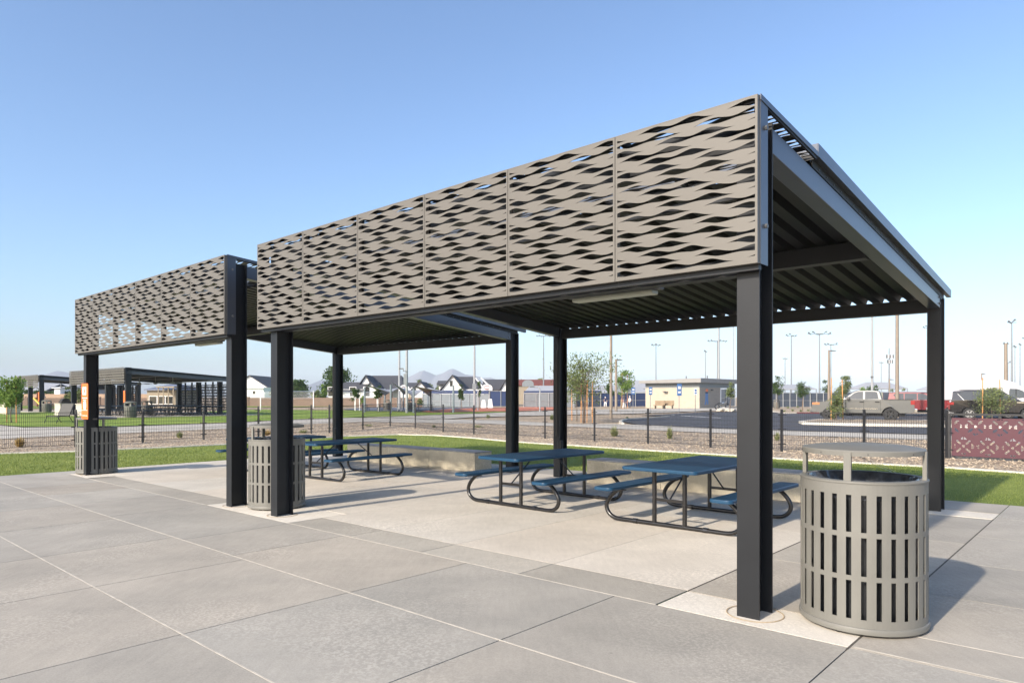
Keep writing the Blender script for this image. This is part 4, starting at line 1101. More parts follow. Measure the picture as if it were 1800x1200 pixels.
# mesquite with several stems and stakes at the gravel island
xq, yq = GP(1031, 742)
tree(xq, yq, ZD(622, yq)-G(xq, yq), 3.9, 'tall airy light green tree with orange stakes on the gravel island', nleaf=2100, lsz=.075, seed=80, leaf='leafolive', lift=.33, trunk_r=.045, shape='vase', multi=3, stakes=3, clumps=75)
xq, yq = GP(1014, 738)
tree(xq, yq, ZD(650, yq)-G(xq, yq), 1.9, 'airy light green tree close to the right of the twin posts', nleaf=1100, lsz=.085, seed=81, leaf='leafolive', lift=.35, trunk_r=.03, stakes=1)
pxtree(1098, 652, 716, 30, 88, 'denser green tree with orange stakes behind the lamp post', nleaf=1500, lsz=.13, seed=82, leaf='leafbright', lift=.38, stakes=2, trunk_r=.06)
pxtree(1072, 668, 712, 14, 95, 'small dark tree behind the tall brown pole', nleaf=500, lsz=.15, seed=83, leaf='leafdark', lift=.35)
pxtree(1283, 671, 716, 16, 70, 'yellow-green sapling at the right end of the block building', nleaf=600, lsz=.09, seed=84, leaf='leafolive', lift=.45)
pxtree(1366, 662, 713, 22, 88, 'green tree just right of the near post, before the slate fence', nleaf=900, lsz=.12, seed=85, leaf='leafdark', lift=.35)
pxtree(1408, 664, 718, 26, 76, 'open airy tree before the slate screened fence', nleaf=800, lsz=.1, seed=86, leaf='leafdark', lift=.35, multi=2, sparse=.5)
pxtree(1471, 686, 737, 26, 41.3, 'low leafy sapling with two orange stakes in front of the pewter truck', nleaf=1500, lsz=.055, seed=87, leaf='leafolive', lift=.12, stakes=0, trunk_r=.025)
pxtree(1484, 662, 712, 26, 96, 'tall round olive tree behind the pewter truck hood', nleaf=1100, lsz=.15, seed=88, leaf='leafolive', lift=.25, trunk_r=.08)
pxtree(1452, 668, 700, 16, 130, 'dark green tree left of the lamp post by the truck', nleaf=500, lsz=.2, seed=89, leaf='leafdark', lift=.1)
pxtree(1512, 680, 700, 16, 125, 'small bright tree above the truck cab', nleaf=450, lsz=.2, seed=90, leaf='leafbright', lift=.1)
pxtree(1536, 673, 700, 16, 120, 'small dark tree under the tall mast above the truck', nleaf=450, lsz=.2, seed=91, leaf='leafdark', lift=.1)
pxtree(1585, 682, 700, 12, 125, 'small green tree right of the brown pole', nleaf=300, lsz=.2, seed=92, leaf='leafolive', lift=.1)
pxtree(1566, 684, 720, 10, 62, 'slim sapling behind the truck bed', nleaf=400, lsz=.08, seed=93, leaf='leafolive', lift=.2)
xq, yq = GP(1744, 742.5)
tree(xq, yq, 2.05, 1.75, 'bushy olive sapling with two orange stakes in front of the black SUV', nleaf=2400, lsz=.055, seed=94, leaf='leafolive', lift=.15, stakes=0, trunk_r=.03)
def stake_pair(pxs, pyb, pyt, label):
    for i, p in enumerate(pxs):
        x, y = GP(p, pyb); mb = MB(); mb.tube([(0, 0, -.05), (-.06*(1 if i else -.3), 0, ZD(pyt+i*3, y)-G(x, y))], .03, 6)
        o = mb.build('tree_stake', 'stake', None, loc=(x, y, G(x, y))); tag(o, label % ('left', 'right')[i], 'stake', 'wooden tree stakes')
stake_pair((1461, 1482), 741, 664, '%s orange wooden stake holding the sapling before the pewter truck')
stake_pair((1727, 1759), 742.5, 664, '%s orange wooden stake holding the sapling before the black SUV')

# ================================================================== POLES AND LAMPS
def pole(px_, Y, ytop, r0, r1, label, m='galv', head=None, ybase=None, group='tall light poles', name='light_pole', extra=None):
    x = XD(px_, Y); z0 = G(x, Y); zt = ZD(ytop, Y)-z0; t = empty(name, x, Y, z0); tag(t, label, 'light pole', group)
    mb = MB(); mb.tube([(0, 0, -.1), (0, 0, zt*.5), (0, 0, zt)], [r0, (r0+r1)/2, r1], 10); mb.build('pole', m, t, True)
    k = Y/F
    if head and head[0] == 'array':
        _, wpx, n, dz = head; w = wpx*k; mb = MB(); mb.box(-w/2, w/2, -.06, .06, zt-.12, zt-.02); mb.build('crossarm', 'lamp', t)
        for i in range(n):
            xx = -w/2+w*(i+.5)/n; s_ = w/n*.42; zo = (math.sin(i*1.9)*.15)*dz; tl = (i/(max(1, n-1))-.5)*s_*1.2
            mb = MB(); mb.hexa([(xx-s_, -.5*s_, zt-.1+zo-tl), (xx+s_, -.5*s_, zt-.1+zo+tl), (xx+s_, .5*s_, zt-.1+zo+tl), (xx-s_, .5*s_, zt-.1+zo-tl),
                                (xx-s_*.5, -.4*s_, zt+.35*s_+zo-tl), (xx+s_*.5, -.4*s_, zt+.35*s_+zo+tl), (xx+s_*.5, .4*s_, zt+.35*s_+zo+tl), (xx-s_*.5, .4*s_, zt+.35*s_+zo-tl)])
            mb.build('floodlight', 'lamp', t)
    if head and head[0] == 'arm':
        _, wpx = head; w = wpx*k; mb = MB(); mb.box(min(0, w*.3), max(0, w*.3), -.03, .03, zt-.14, zt-.08); mb.build('arm', m, t)
        mb = MB(); a, b = sorted((w*.25, w)); mb.hexa([(a, -.14, zt-.17), (b, -.14, zt-.14), (b, .14, zt-.14), (a, .14, zt-.17), (a, -.12, zt-.02), (b, -.12, zt-.08), (b, .12, zt-.08), (a, .12, zt-.02)]); mb.build('lamp_head', 'lamp', t)
    if extra:
        for (dx0, dx1, ya, yb, mm, nm) in extra:
            mb = MB(); mb.box(dx0*k, dx1*k, -.25, -.02-r0, ZD(yb, Y)-z0, ZD(ya, Y)-z0); mb.build(nm, mm, t)
    return t
pole(1074, 50, 470, .11, .095, 'tall plain brown pole on the gravel island, left of the lamp with an arm', 'polebrown')
pole(1577, 50, 470, .13, .11, 'tall thick brown pole in front of the pewter truck bed', 'polebrown')
pole(702, 84, 545, .14, .10, 'thinner of the two white poles side by side under the second shelter', 'polelight', extra=None)
pole(715, 66, 545, .13, .11, 'thicker white pole with a box and a side arm lamp, seen under the second shelter', 'polelight', extra=[(-5, 1, 657, 677, 'galv', 'cabinet'), (-13, -6, 647, 649, 'lamp', 'lamp_head'), (-6, -4.6, 647, 652.5, 'galv', 'arm'), (-6, 0, 651.5, 653, 'galv', 'arm')])
pole(834, 84, 545, .15, .1, 'white pole with a box halfway, left of the basketball hoop', 'polelight', extra=[(-3.5, 3.5, 674, 685, 'galv', 'cabinet')])
pole(955.5, 130, 590, .16, .09, 'field light pole between the twin back posts', head=('array', 26, 7, 1))
pole(1153, 150, 606, .14, .08, 'field light pole with three lamps above the block building', head=('array', 17, 3, 1))
pole(1240, 150, 617, .10, .07, 'short single-lamp field light pole above the block building', head=('array', 6, 1, 1))
pole(1263.5, 110, 540, .17, .13, 'thick white mast rising behind the block building roof', 'polelight')
pole(1261, 160, 599, .16, .1, 'field light pole with a wide lamp row behind the thick mast', head=('array', 35, 7, 1))
pole(1289, 140, 540, .1, .08, 'thin mast left of the near post', 'polelight')
pole(1380, 210, 630, .15, .1, 'small far light pole right of the near post', head=('array', 9, 3, 1))
pole(1391, 150, 589, .16, .1, 'field light pole with four lamps right of the near post', head=('array', 20, 4, 2))
pole(1440.5, 150, 586, .19, .1, 'field light pole with the widest row of lamps', head=('array', 42, 6, 2), extra=None)
pole(1460.5, 160, 605, .14, .09, 'field light pole with a flat dark lamp row just above a lamp post', head=('array', 24, 5, 1))
pole(1533, 105, 540, .19, .15, 'thick pale mast behind the truck cab', 'polelight', extra=[(-4, 1, 661, 664, 'lamp', 'camera_box')])
pole(1549, 230, 637, .12, .1, 'tiny far light pole above the truck', head=('array', 8, 3, 1))
pole(1630, 140, 575, .14, .1, 'field light pole at the left side of the right back post', head=('array', 16, 4, 2))
pole(1778.5, 130, 566, .22, .1, 'tall field light pole with two big lamps above the white van', head=('array', 15, 2, 2))
pole(1784, 170, 609, .12, .08, 'shorter light pole just right of the tall one above the van', head=('array', 6, 1, 1))
pole(1793, 160, 605, .12, .08, 'short light pole second from the right frame edge', head=('array', 5, 1, 1))
pole(1802, 150, 594, .14, .09, 'light pole cut by the right frame edge', head=('array', 10, 3, 1))
pole(1772, 250, 637, .1, .08, 'tiny pole left of the brown lamp above the van', head=('array', 10, 2, 1))
pole(1768, 75, 603, .2, .17, 'brown parking lamp post above the white van', 'polebrown', head=('array', 9, 2, 0), group='lamp posts')
pole(1083, 72, 631, .15, .11, 'brown lamp post with a short arm right of the tall brown pole', 'polebrown', head=('arm', 11), group='lamp posts', name='lamp_post')
pole(1457, 78, 615, .16, .1, 'brown lamp post with an arm behind the stakes by the truck', 'polebrown', head=('arm', 12), group='lamp posts', name='lamp_post')
pole(1487, 110, 660, .13, .1, 'small brown lamp post above the truck windscreen', 'polebrown', head=('arm', 8), group='lamp posts', name='lamp_post')
pole(1563.5, 110, 666, .13, .1, 'small brown lamp post below the antenna tower', 'polebrown', head=('arm', 7), group='lamp posts', name='lamp_post')
pole(1725.5, 95, 656, .08, .07, 'thin brown lamp post above the black SUV', 'polebrown', head=('arm', 6), group='lamp posts', name='lamp_post')
def tower():
    Y = 190; x = XD(1563, Y); z0 = G(x, Y); t = empty('antenna_tower', x, Y, z0); tag(t, 'slim antenna tower with two clusters of panels above the truck', 'antenna tower')
    mb = MB(); mb.tube([(0, 0, 0), (0, 0, ZD(612, Y)-z0)], [.3, .12], 8); mb.build('mast', 'galv', t)
    for yy, w in ((626.5, 6), (635.5, 4)):
        for k in range(-2, 3):
            mb = MB(); z = ZD(yy, Y)-z0; xx = k*w/2.2*Y/F; mb.box(xx-.18, xx+.18, -.5, -.3, z-.5, z+.5); mb.build('antenna_panel', 'white' if k % 2 else 'lamp', t)
        mb = MB(); mb.box(-w*Y/F, w*Y/F, -.3, -.2, z-.1, z+.1); mb.build('bracket', 'lamp', t)
tower()
# slim shade-sail / exercise frame poles around the playground
def sail():
    t = empty('shade_sail', XD(690, 70), 70, G(0, 70)); tag(t, 'grey shade sail on tall poles above picnic tables', 'shade sail')
    x0 = XD(690, 70)
    pts = []
    for p, Y, yt in ((641, 68, 680), (687, 66, 676), (676.5, 80, 683), (709, 82, 682), (727, 66, 683), (757, 74, 685), (797, 66, 677), (752, 90, 684)):
        x = XD(p, Y)-x0; mb = MB(); mb.tube([(x, Y-70, -.1), (x, Y-70, ZD(yt, Y)-G(0, 70))], .1, 8); mb.build('post', 'polegrey', t, True); pts.append((x, Y-70, ZD(yt, Y)-G(0, 70)-.15))
    for ix in ((0, 2, 3, 1), (1, 3, 5, 4), (4, 5, 7, 6)):
        q = [Vector(pts[i]) for i in ix]; mb = MB(); n = 6; c = sum(q, Vector())/4
        for (k, s_) in enumerate((0, -.03)):
            vs = []
            for i in range(n+1):
                for j in range(n+1):
                    a, b = i/n, j/n; p = (q[0]*(1-a)+q[1]*a)*(1-b)+(q[3]*(1-a)+q[2]*a)*b; pull = .16*(1-(2*a-1)**2)+.16*(1-(2*b-1)**2); p = p.lerp(c, pull*.8); p.z += .5*((2*a-1)*(2*b-1))+s_-.1
                    vs.append(p)
            mb.add(vs, [(i*(n+1)+j, (i+1)*(n+1)+j, (i+1)*(n+1)+j+1, i*(n+1)+j+1) for i in range(n) for j in range(n)])
        mb.build('canopy', 'sailgrey', t)
sail()
# volleyball nets
def net(pa, ya, pb, yb, Ya, Yb, label):
    xa, xb = XD(pa, Ya), XD(pb, Yb); t = empty('volleyball_net', xa, Ya, G(xa, Ya)); tag(t, label, 'net', 'volleyball nets')
    hh = 2.25
    for (x, y) in ((0, 0), (xb-xa, Yb-Ya)):
        mb = MB(); mb.tube([(x, y, -.1), (x, y, hh+.1)], .065, 8); mb.build('post', 'white', t, True)
    mb = MB(); dx, dy = xb-xa, Yb-Ya
    for zz, r in ((hh, .04), (hh-.9, .015), (hh-.45, .008), (hh-.25, .008), (hh-.68, .008)): mb.tube([(0, 0, zz), (dx*.5, dy*.5, zz-.06), (dx, dy, zz)], r, 4)
    for k in range(60): mb.tube([(dx*k/60, dy*k/60, hh-.9), (dx*k/60, dy*k/60, hh)], .006, 3)
    mb.build('net', 'white', t)
net(458, 0, 551, 0, 76, 90, 'white volleyball net beyond the fence between the front posts')
net(465, 0, 546, 0, 118, 120, 'second volleyball net farther back behind the first one')
net(586, 0, 663, 0, 90, 104, 'volleyball net partly hidden by the back post')
for i, p in enumerate((624.5, 632, 699, 705)):
    x = XD(p, 76); mb = MB(); mb.tube([(0, 0, -.1), (0, 0, 1.35)], .05, 8); mb.lathe([(0, 1.35), (.07, 1.35), (.07, 1.4), (0, 1.41)], 10); o = mb.build('bollard', 'white', None, loc=(x, 76, G(x, 76)))
    tag(o, 'white bollard, number %s from the left beyond the lawn' % ('one', 'two', 'three', 'four')[i], 'bollard', 'white bollards')
# basketball hoops
def hoop(pbase, Y, pboard, yb, side, back, label, ytop):
    x = XD(pbase, Y); z0 = G(x, Y); k = Y/F; t = empty('basketball_hoop', x, Y, z0); tag(t, label, 'basketball hoop', 'basketball hoops')
    dx = (pboard-pbase)*k; zt = ZD(ytop, Y)-z0; zb = ZD(yb, Y)-z0
    mb = MB(); mb.tube(smoothpath([(0, 0, -.1), (0, 0, zt*.55), (0, 0, zt*.85), (dx*.12, 0, zt*.97), (dx*.35, 0, zt), (dx*.85, 0, zt)], 5), .07, 8); mb.build('pole', 'polelight', t, True)
    w, h = .62, .5; out = [(-w, -h*.5), (w, -h*.5)]+[(w*math.cos(a), h*.9*math.sin(a)) for a in [R(q) for q in range(15, 180, 15)]]
    mb = MB(); yo = -.08
    mb.prism(out, lambda p: (dx+p[0], yo, zb+p[1]), lambda p: (dx+p[0], yo-.05, zb+p[1])); b_ = mb.build('backboard', 'white' if not back else 'galv', t)
    if not back:
        mb = MB()
        for (a, b_0, c, d) in ((-.28, .28, -.12, -.06), (-.28, .28, .22, .28), (-.28, -.22, -.06, .22), (.22, .28, -.06, .22)): mb.box(dx+a, dx+b_0, yo-.058, yo-.052, zb+c, zb+d)
        mb.build('target_square', 'red', b_)
    mb = MB(); pts = [(dx+.23*math.cos(R(q)), (yo-.33 if not back else .4)+.23*math.sin(R(q)), zb-.16) for q in range(0, 361, 30)]; mb.tube(pts, .015, 5); mb.build('rim', 'red', t)
hoop(840, 78, 856, 682, 1, False, 'basketball hoop with white backboard left of the twin posts', 684)
hoop(949, 72, 928, 675, -1, True, 'basketball hoop seen from behind between the twin posts', 679.5)
hoop(724, 82, 711, 683, -1, False, 'basketball hoop beside the thick white pole', 686)

# ================================================================== BUILDINGS
def wallbox(t, x0, x1, y0, y1, z0, z1, m, nm='wall'):
    mb = MB(); mb.box(x0, x1, y0, y1, z0, z1); return mb.build(nm, m, t)
def window(t, x, z, w, h, y, fr='white'):
    mb = MB(); mb.box(x-w/2-.08, x+w/2+.08, y-.05, y+.02, z-.08, z+h+.08); f = mb.build('window', fr, t)
    mb = MB(); mb.box(x-w/2, x+w/2, y-.062, y-.051, z, z+h); mb.build('pane', 'glass', f); return f
def gable_x(t, x0, x1, y0, y1, ze, zr, m, hipL=0, hipR=0):
    """ridge parallel to the picture"""
    mb = MB(); ym = (y0+y1)/2; th = .18
    for dz in (0,):
        a = [(x0, y0, ze), (x1, y0, ze), (x1, y1, ze), (x0, y1, ze), (x0+hipL, ym, zr), (x1-hipR, ym, zr)]
        b = [(p[0], p[1], p[2]-th) for p in a]
        mb.add(a+b, [(0, 1, 5, 4), (3, 4, 5, 2), (1, 2, 5), (0, 4, 3), (6, 10, 11, 7), (9, 8, 11, 10), (7, 11, 8), (6, 9, 10), (0, 6, 7, 1), (1, 7, 8, 2), (2, 8, 9, 3), (3, 9, 6, 0)])
    return mb.build('roof', m, t)
def gable_y(t, x0, x1, y0, y1, ze, zr, m, wall='offwhite'):
    """gable faces the viewer"""
    xm = (x0+x1)/2; mb = MB(); th = .2
    P = [(x0, ze), (xm, zr), (x1, ze), (x1, ze-th), (xm, zr-th), (x0, ze-th)]
    mb.prism(P, lambda p: (p[0], y0-.35, p[1]), lambda p: (p[0], y1, p[1])); r = mb.build('roof', m, t)
    mb = MB(); mb.prism([(x0+.35, ze-th*.5), (x1-.35, ze-th*.5), (xm, zr-th-.03)], lambda p: (p[0], y0, p[1]), lambda p: (p[0], y0+.3, p[1])); mb.build('gable', wall, t)
    return r
def house1():
    Y = 115; k = Y/F; X0 = XD(575, Y); t = empty('house', X0, Y, G(X0, Y)); tag(t, 'white house with a long charcoal roof left of the white poles', 'house', 'white houses with charcoal roofs')
    x = lambda p: (p-575)*k; z = lambda y_: ZD(y_, Y)-G(0, Y)
    wallbox(t, x(578), x(668), 0, 14, -.2, z(684), 'offwhite'); wallbox(t, x(630), x(701), 6, 16, -.2, z(678), 'offwhite')
    gable_x(t, x(575), x(655), -.4, 9, z(686), z(670.5), 'roofgrey', hipL=2.0)
    gable_x(t, x(626), x(703), 4, 17, z(683), z(656.5), 'roofgrey', hipL=.6, hipR=1.4)
    gable_y(t, x(641), x(667), -1., 8, z(685), z(670.5), 'roofgrey')
    wallbox(t, x(642.5), x(665.5), -.98, -.05, -.2, z(683.5), 'offwhite')
    gable_y(t, x(624.5), x(647), 3.2, 9, z(673), z(657.5), 'roofgrey')
    gable_y(t, x(582), x(598), -.9, 4, z(686.5), z(677), 'roofgrey', 'beige')
    for p in (581, 619, 645.5): window(t, x(p+1.2), z(696), .9*1.1, 1.5, -.02 if p < 640 else -1.)
    wallbox(t, x(672), x(690), -.5, .2, -.2, z(688), 'brownwall', 'garage_wall')
house1()
def house2():
    Y = 118; k = Y/F; X0 = XD(700, Y); t = empty('house', X0, Y, G(X0, Y)); tag(t, 'smaller white gabled house between the white poles and the grey screen fence', 'house', 'white houses with charcoal roofs')
    x = lambda p: (p-700)*k; z = lambda y_: ZD(y_, Y)-G(0, Y)
    wallbox(t, x(702), x(752), 0, 12, -.2, z(683), 'offwhite'); gable_x(t, x(699), x(742), .5, 12, z(684), z(671), 'roofgrey')
    gable_y(t, x(724), x(756), -1.2, 8, z(685), z(670), 'roofgrey'); wallbox(t, x(727), x(753), -1.18, -.05, -.2, z(683.5), 'offwhite'); window(t, x(729), z(695), .8, 1.3, -1.2)
    wallbox(t, x(718.5), x(725), -.2, .1, -.2, z(688), 'beige', 'door')
house2()
def house3():
    Y = 120; k = Y/F; X0 = XD(770, Y); t = empty('house', X0, Y, G(X0, Y)); tag(t, 'large white gabled house with charcoal roof behind the navy screens', 'house', 'white houses with charcoal roofs')
    x = lambda p: (p-770)*k; z = lambda y_: ZD(y_, Y)-G(0, Y)
    wallbox(t, x(782), x(850), 0, 16, -.2, z(684), 'offwhite')
    gable_y(t, x(771), x(821), -.8, 14, z(688), z(658.5), 'roofgrey'); wallbox(t, x(774), x(818), -.78, -.05, -.2, z(686.5), 'offwhite')
    gable_x(t, x(796), x(853), 1, 15, z(684), z(659.5), 'roofgrey', hipR=2.2)
    window(t, x(794), z(679), .5, 1.0, -.8)
    gable_x(t, x(846), x(892), 2, 14, z(684), z(664.5), 'roofgrey'); wallbox(t, x(852), x(896), 2.6, 13, -.2, z(683), 'offwhite')
    gable_y(t, x(876), x(904), 1.2, 10, z(686), z(664.5), 'roofgrey')
    wallbox(t, x(765), x(772), 6, 9, -.2, z(672), 'offwhite'); gable_x(t, x(762), x(778), 5, 10, z(673), z(667), 'roofgrey')
    mb = MB(); 
    for (a, b, c, d) in ((836, 849, 664, 680), (846, 858, 664, 676)):
        mb.tube([(x(a), -.9, z(c)), (x(b), -1.2, z(d))], .12, 5)
    mb.build('gutter_trim', 'white', t)
    mb = MB(); mb.box(x(856), x(859), .6, 2.5, z(684), z(677)); mb.build('dormer', 'white', t)
house3()
def simple_house(pl, pr, Y, ye, yr, label, wall='offwhite', roof='roofgrey', group=None, win=2, name='house', ybot=None, hip=0):
    k = Y/F; X0 = XD(pl, Y); t = empty(name, X0, Y, G(X0, Y)); tag(t, label, 'building' if name != 'house' else 'house', group)
    w = (pr-pl)*k; ze = ZD(ye, Y)-G(X0, Y); zr = ZD(yr, Y)-G(X0, Y)
    wallbox(t, .3, w-.3, 0, 9, -.2, ze-.1, wall); gable_x(t, 0, w, -.4, 9.4, ze, zr, roof, hip, hip)
    for i in range(win): window(t, w*(i+1)/(win+1), ze-2.2, 1.1, 1.1, 0)
    return t
simple_house(892, 990, 150, 676, 666, 'low building with a dark red roof behind the trees between the twin posts', 'beige', 'redroof', win=0)
simple_house(255, 312, 105, 684, 673, 'beige house with a bluish tiled roof seen through the large pavilion', 'beige', 'solar', win=3, hip=2.)
def porch():
    Y = 103; x0 = XD(278, Y); t = empty('porch', x0, Y, G(x0, Y)); tag(t, 'beige porch with columns in front of the bluish-roofed house', 'porch')
    for i in range(4):
        mb = MB(); mb.box(i*.75-.06, i*.75+.06, 0, .12, 0, 2.9); mb.build('column', 'beige', t)
    mb = MB(); mb.box(-.2, 2.5, -.2, 1.8, 2.9, 3.1); mb.build('beam', 'beige', t)
porch()
def barn():
    Y = 140; k = Y/F; X0 = XD(425, Y); t = empty('barn_house', X0, Y, G(X0, Y)); tag(t, 'pale blue-white gabled building behind the middle front posts', 'building')
    x = lambda p: (p-425)*k; z = lambda y_: ZD(y_, Y)-G(0, Y)
    gable_y(t, x(405), x(473), 0, 16, z(680.5), z(659), 'roofgrey', 'offwhite'); wallbox(t, x(408), x(470), .02, 15, -.2, z(679), 'offwhite')
    wallbox(t, x(441), x(482), -6, -1, -.2, z(682), 'white', 'annex_wall'); mb = MB(); mb.box(x(440), x(483), -6.3, -.9, z(683), z(681.3)); mb.build('annex_roof', 'white', t)
    window(t, x(466), z(692.5), .5, .6, -6)
barn()
simple_house(452, 500, 165, 682, 671, 'brown-roofed house behind the pale gabled building', 'offwhite', mat('brown_roof', (.2, .15, .13), .85), win=0)
simple_house(36, 84, 150, 685, 673, 'long grey building far behind the smaller pavilion', mat('bluegrey_wall', (.22, .24, .29), .8), 'sailgrey', win=3, name='warehouse')
simple_house(84, 150, 155, 682, 671, 'tall grey industrial building behind the hedge', mat('stone_grey_wall', (.3, .29, .29), .8), 'sailgrey', win=4, name='warehouse')
simple_house(93, 108, 146, 681, 678.5, 'small white shed roof before the grey industrial building', 'white', 'white', win=0, name='shed')
def longwall(pa, Ya, pb, Yb, ztop, m, label, th=.25, name='boundary_wall'):
    xa, xb = XD(pa, Ya), XD(pb, Yb); t = empty(name, xa, Ya, G(xa, Ya)); tag(t, label, 'wall')
    dx, dy = xb-xa, Yb-Ya; d = math.hypot(dx, dy); nx, ny = -dy/d*th, dx/d*th
    mb = MB(); mb.hexa([(0, 0, -.1), (dx, dy, -.1), (dx+nx, dy+ny, -.1), (nx, ny, -.1), (0, 0, ztop), (dx, dy, ztop), (dx+nx, dy+ny, ztop), (nx, ny, ztop)]); mb.build('wall', m, t)
    n = int(d/6)
    for k in range(n+1):
        cx_, cy_ = dx*k/n, dy*k/n; mb = MB(); mb.box(cx_-.25, cx_+.25, cy_-.12, cy_+.4, -.1, ztop+.15); mb.build('pier', m, t)
longwall(-80, 118, 300, 118, 1.35, 'brownwall', 'brown block boundary wall behind the pavilions at left')
longwall(20, 140, 300, 140, 2.1, 'tanwall', 'taller tan wall standing behind the brown one at left')
longwall(435, 112, 745, 108, 1.4, 'brownwall', 'brown block boundary wall in front of the white houses')
def digger():
    Y = 105; x = XD(60, Y); t = empty('play_slide', x, Y, G(x, Y)); tag(t, 'reddish playground slide frame seen between pavilion posts', 'playground')
    k = Y/F
    mb = MB(); mb.tube([(-.4, 0, 0), (-.4, 0, 2.6)], .1, 6); mb.tube([(.5, 0, 0), (.5, 0, 2.2)], .1, 6); mb.box(-.5, .6, -.4, .6, 1.3, 1.42); mb.build('frame', 'redroof', t)
    mb = MB(); mb.hexa([(0, -.5, 1.4), (.3, -.5, 1.4), (1.5, -.5, .2), (1.2, -.5, .2), (0, .2, 1.5), (.3, .2, 1.5), (1.5, .2, .3), (1.2, .2, .3)]); mb.build('chute', 'yellow', t)
    mb = MB(); mb.tube(smoothpath([(-.4, 0, 2.6), (.2, 0, 3.0), (.9, 0, 2.5), (1.7, 0, 1.4)], 4), .09, 6); mb.build('arch', 'lamp', t)
digger()
# navy and grey screened fences of the ball fields
def screenfence(pa, Ya, pb, Yb, ytop_a, ytop_b, ybot, n, m, label, navy=None, postm='polelight', mid=True):
    xa, xb = XD(pa, Ya), XD(pb, Yb); t = empty('screen_fence', xa, Ya, G(xa, Ya)); tag(t, label, 'fence', 'screened ball field fences')
    dx, dy = xb-xa, Yb-Ya; za = ZD(ytop_a, Ya)-G(xa, Ya); zb = ZD(ytop_b, Yb)-G(xa, Ya)
    for k in range(n+1):
        f = k/n; z = za+(zb-za)*f; mb = MB(); mb.tube([(dx*f, dy*f-.06, -.1), (dx*f, dy*f-.06, z)], .055, 6); mb.build('post', postm, t)
    for k in range(n):
        f0, f1 = k/n, (k+1)/n; ta, tb = za+(zb-za)*f0, za+(zb-za)*f1
        mb = MB(); g = .01
        mb.hexa([(dx*(f0+g/n), dy*f0, .05), (dx*(f1-g/n), dy*f1, .05), (dx*(f1-g/n), dy*f1+.02, .05), (dx*(f0+g/n), dy*f0+.02, .05), (dx*(f0+g/n), dy*f0, ta-.1), (dx*(f1-g/n), dy*f1, tb-.1), (dx*(f1-g/n), dy*f1+.02, tb-.1), (dx*(f0+g/n), dy*f0+.02, ta-.1)])
        mb.build('screen', m, t)
        mb = MB(); mb.tube([(dx*f0, dy*f0-.05, ta-.03), (dx*f1, dy*f1-.05, tb-.03)], .035, 5)
        if mid: mb.tube([(dx*f0, dy*f0-.05, ta*.45), (dx*f1, dy*f1-.05, tb*.45)], .03, 5)
        mb.build('rail', postm, t)
    if navy:
        mb = MB(); h0, h1 = navy; mb.hexa([(0, .1, za+h0), (dx, dy+.1, zb+h0), (dx, dy+.2, zb+h0), (0, .2, za+h0), (0, .1, za+h1), (dx, dy+.1, zb+h1), (dx, dy+.2, zb+h1), (0, .2, za+h1)]); mb.build('banner', 'navy', t)
    return t
screenfence(743, 100, 859, 96, 691, 692, 0, 7, 'screengrey', 'grey screened fence with a navy band left of the twin posts', (0.0, .45))
screenfence(861, 108, 900, 108, 686.5, 687, 0, 2, 'navy', 'plain navy screen behind the white backboard', None, mid=False)
screenfence(921, 100, 1008, 100, 690.5, 690, 0, 4, 'screengrey', 'grey screened fence between the twin back posts', (.05, .3))
screenfence(1012, 102, 1056, 104, 690, 690, 0, 2, 'screenslate', 'grey-blue fence behind the airy tree', (.05, .3))
screenfence(1056, 106, 1137, 108, 690, 690, 0, 4, 'navy', 'navy screened fence left of the block building', None)
screenfence(1262, 112, 1292, 112, 683, 683, 0, 2, 'screenslate', 'slate fence at the right end of the block building', None)
screenfence(1352, 100, 1470, 104, 689, 690, 0, 10, 'screenslate', 'slate screened fence right of the near post', None)
screenfence(1470, 104, 1700, 112, 689, 688, 0, 18, 'screenslate', 'slate screened fence behind the parked vehicles', None)
def canopy_roof(pl, pr, ye, yr, Y, label, name='dugout', posts=4, m='sailgrey', flat=.35):
    k = Y/F; x0 = XD(pl, Y); t = empty(name, x0, Y, G(x0, Y)); tag(t, label, 'canopy', 'grey fabric roofs at the ball fields'); w = (pr-pl)*k; ze = ZD(ye, Y)-G(x0, Y); zr = ZD(yr, Y)-G(x0, Y)
    gable_x(t, 0, w, 0, 7, ze, zr, m, w*flat/2, w*flat/2)
    for i in range(posts):
        mb = MB(); f = i/(posts-1); mb.tube([(.1+(w-.2)*f, .1, -.1), (.1+(w-.2)*f, .1, ze)], .09, 6); mb.build('post', 'polegrey', t)
canopy_roof(922, 1140, 689, 677, 116, 'long grey dugout roof from the twin posts to the block building', flat=.1, posts=6)
canopy_roof(1098, 1150, 681, 668, 140, 'grey canopy roof peeking out left of the block building', flat=.6)
canopy_roof(1366, 1436, 683, 675, 140, 'low grey canopy roof behind the slate fence', flat=.5)
canopy_roof(1517, 1596, 682, 671, 150, 'wide pale grey tent roof above the truck', flat=.5)
canopy_roof(1640, 1700, 684, 676, 170, 'distant grey roof behind the white van', flat=.4)

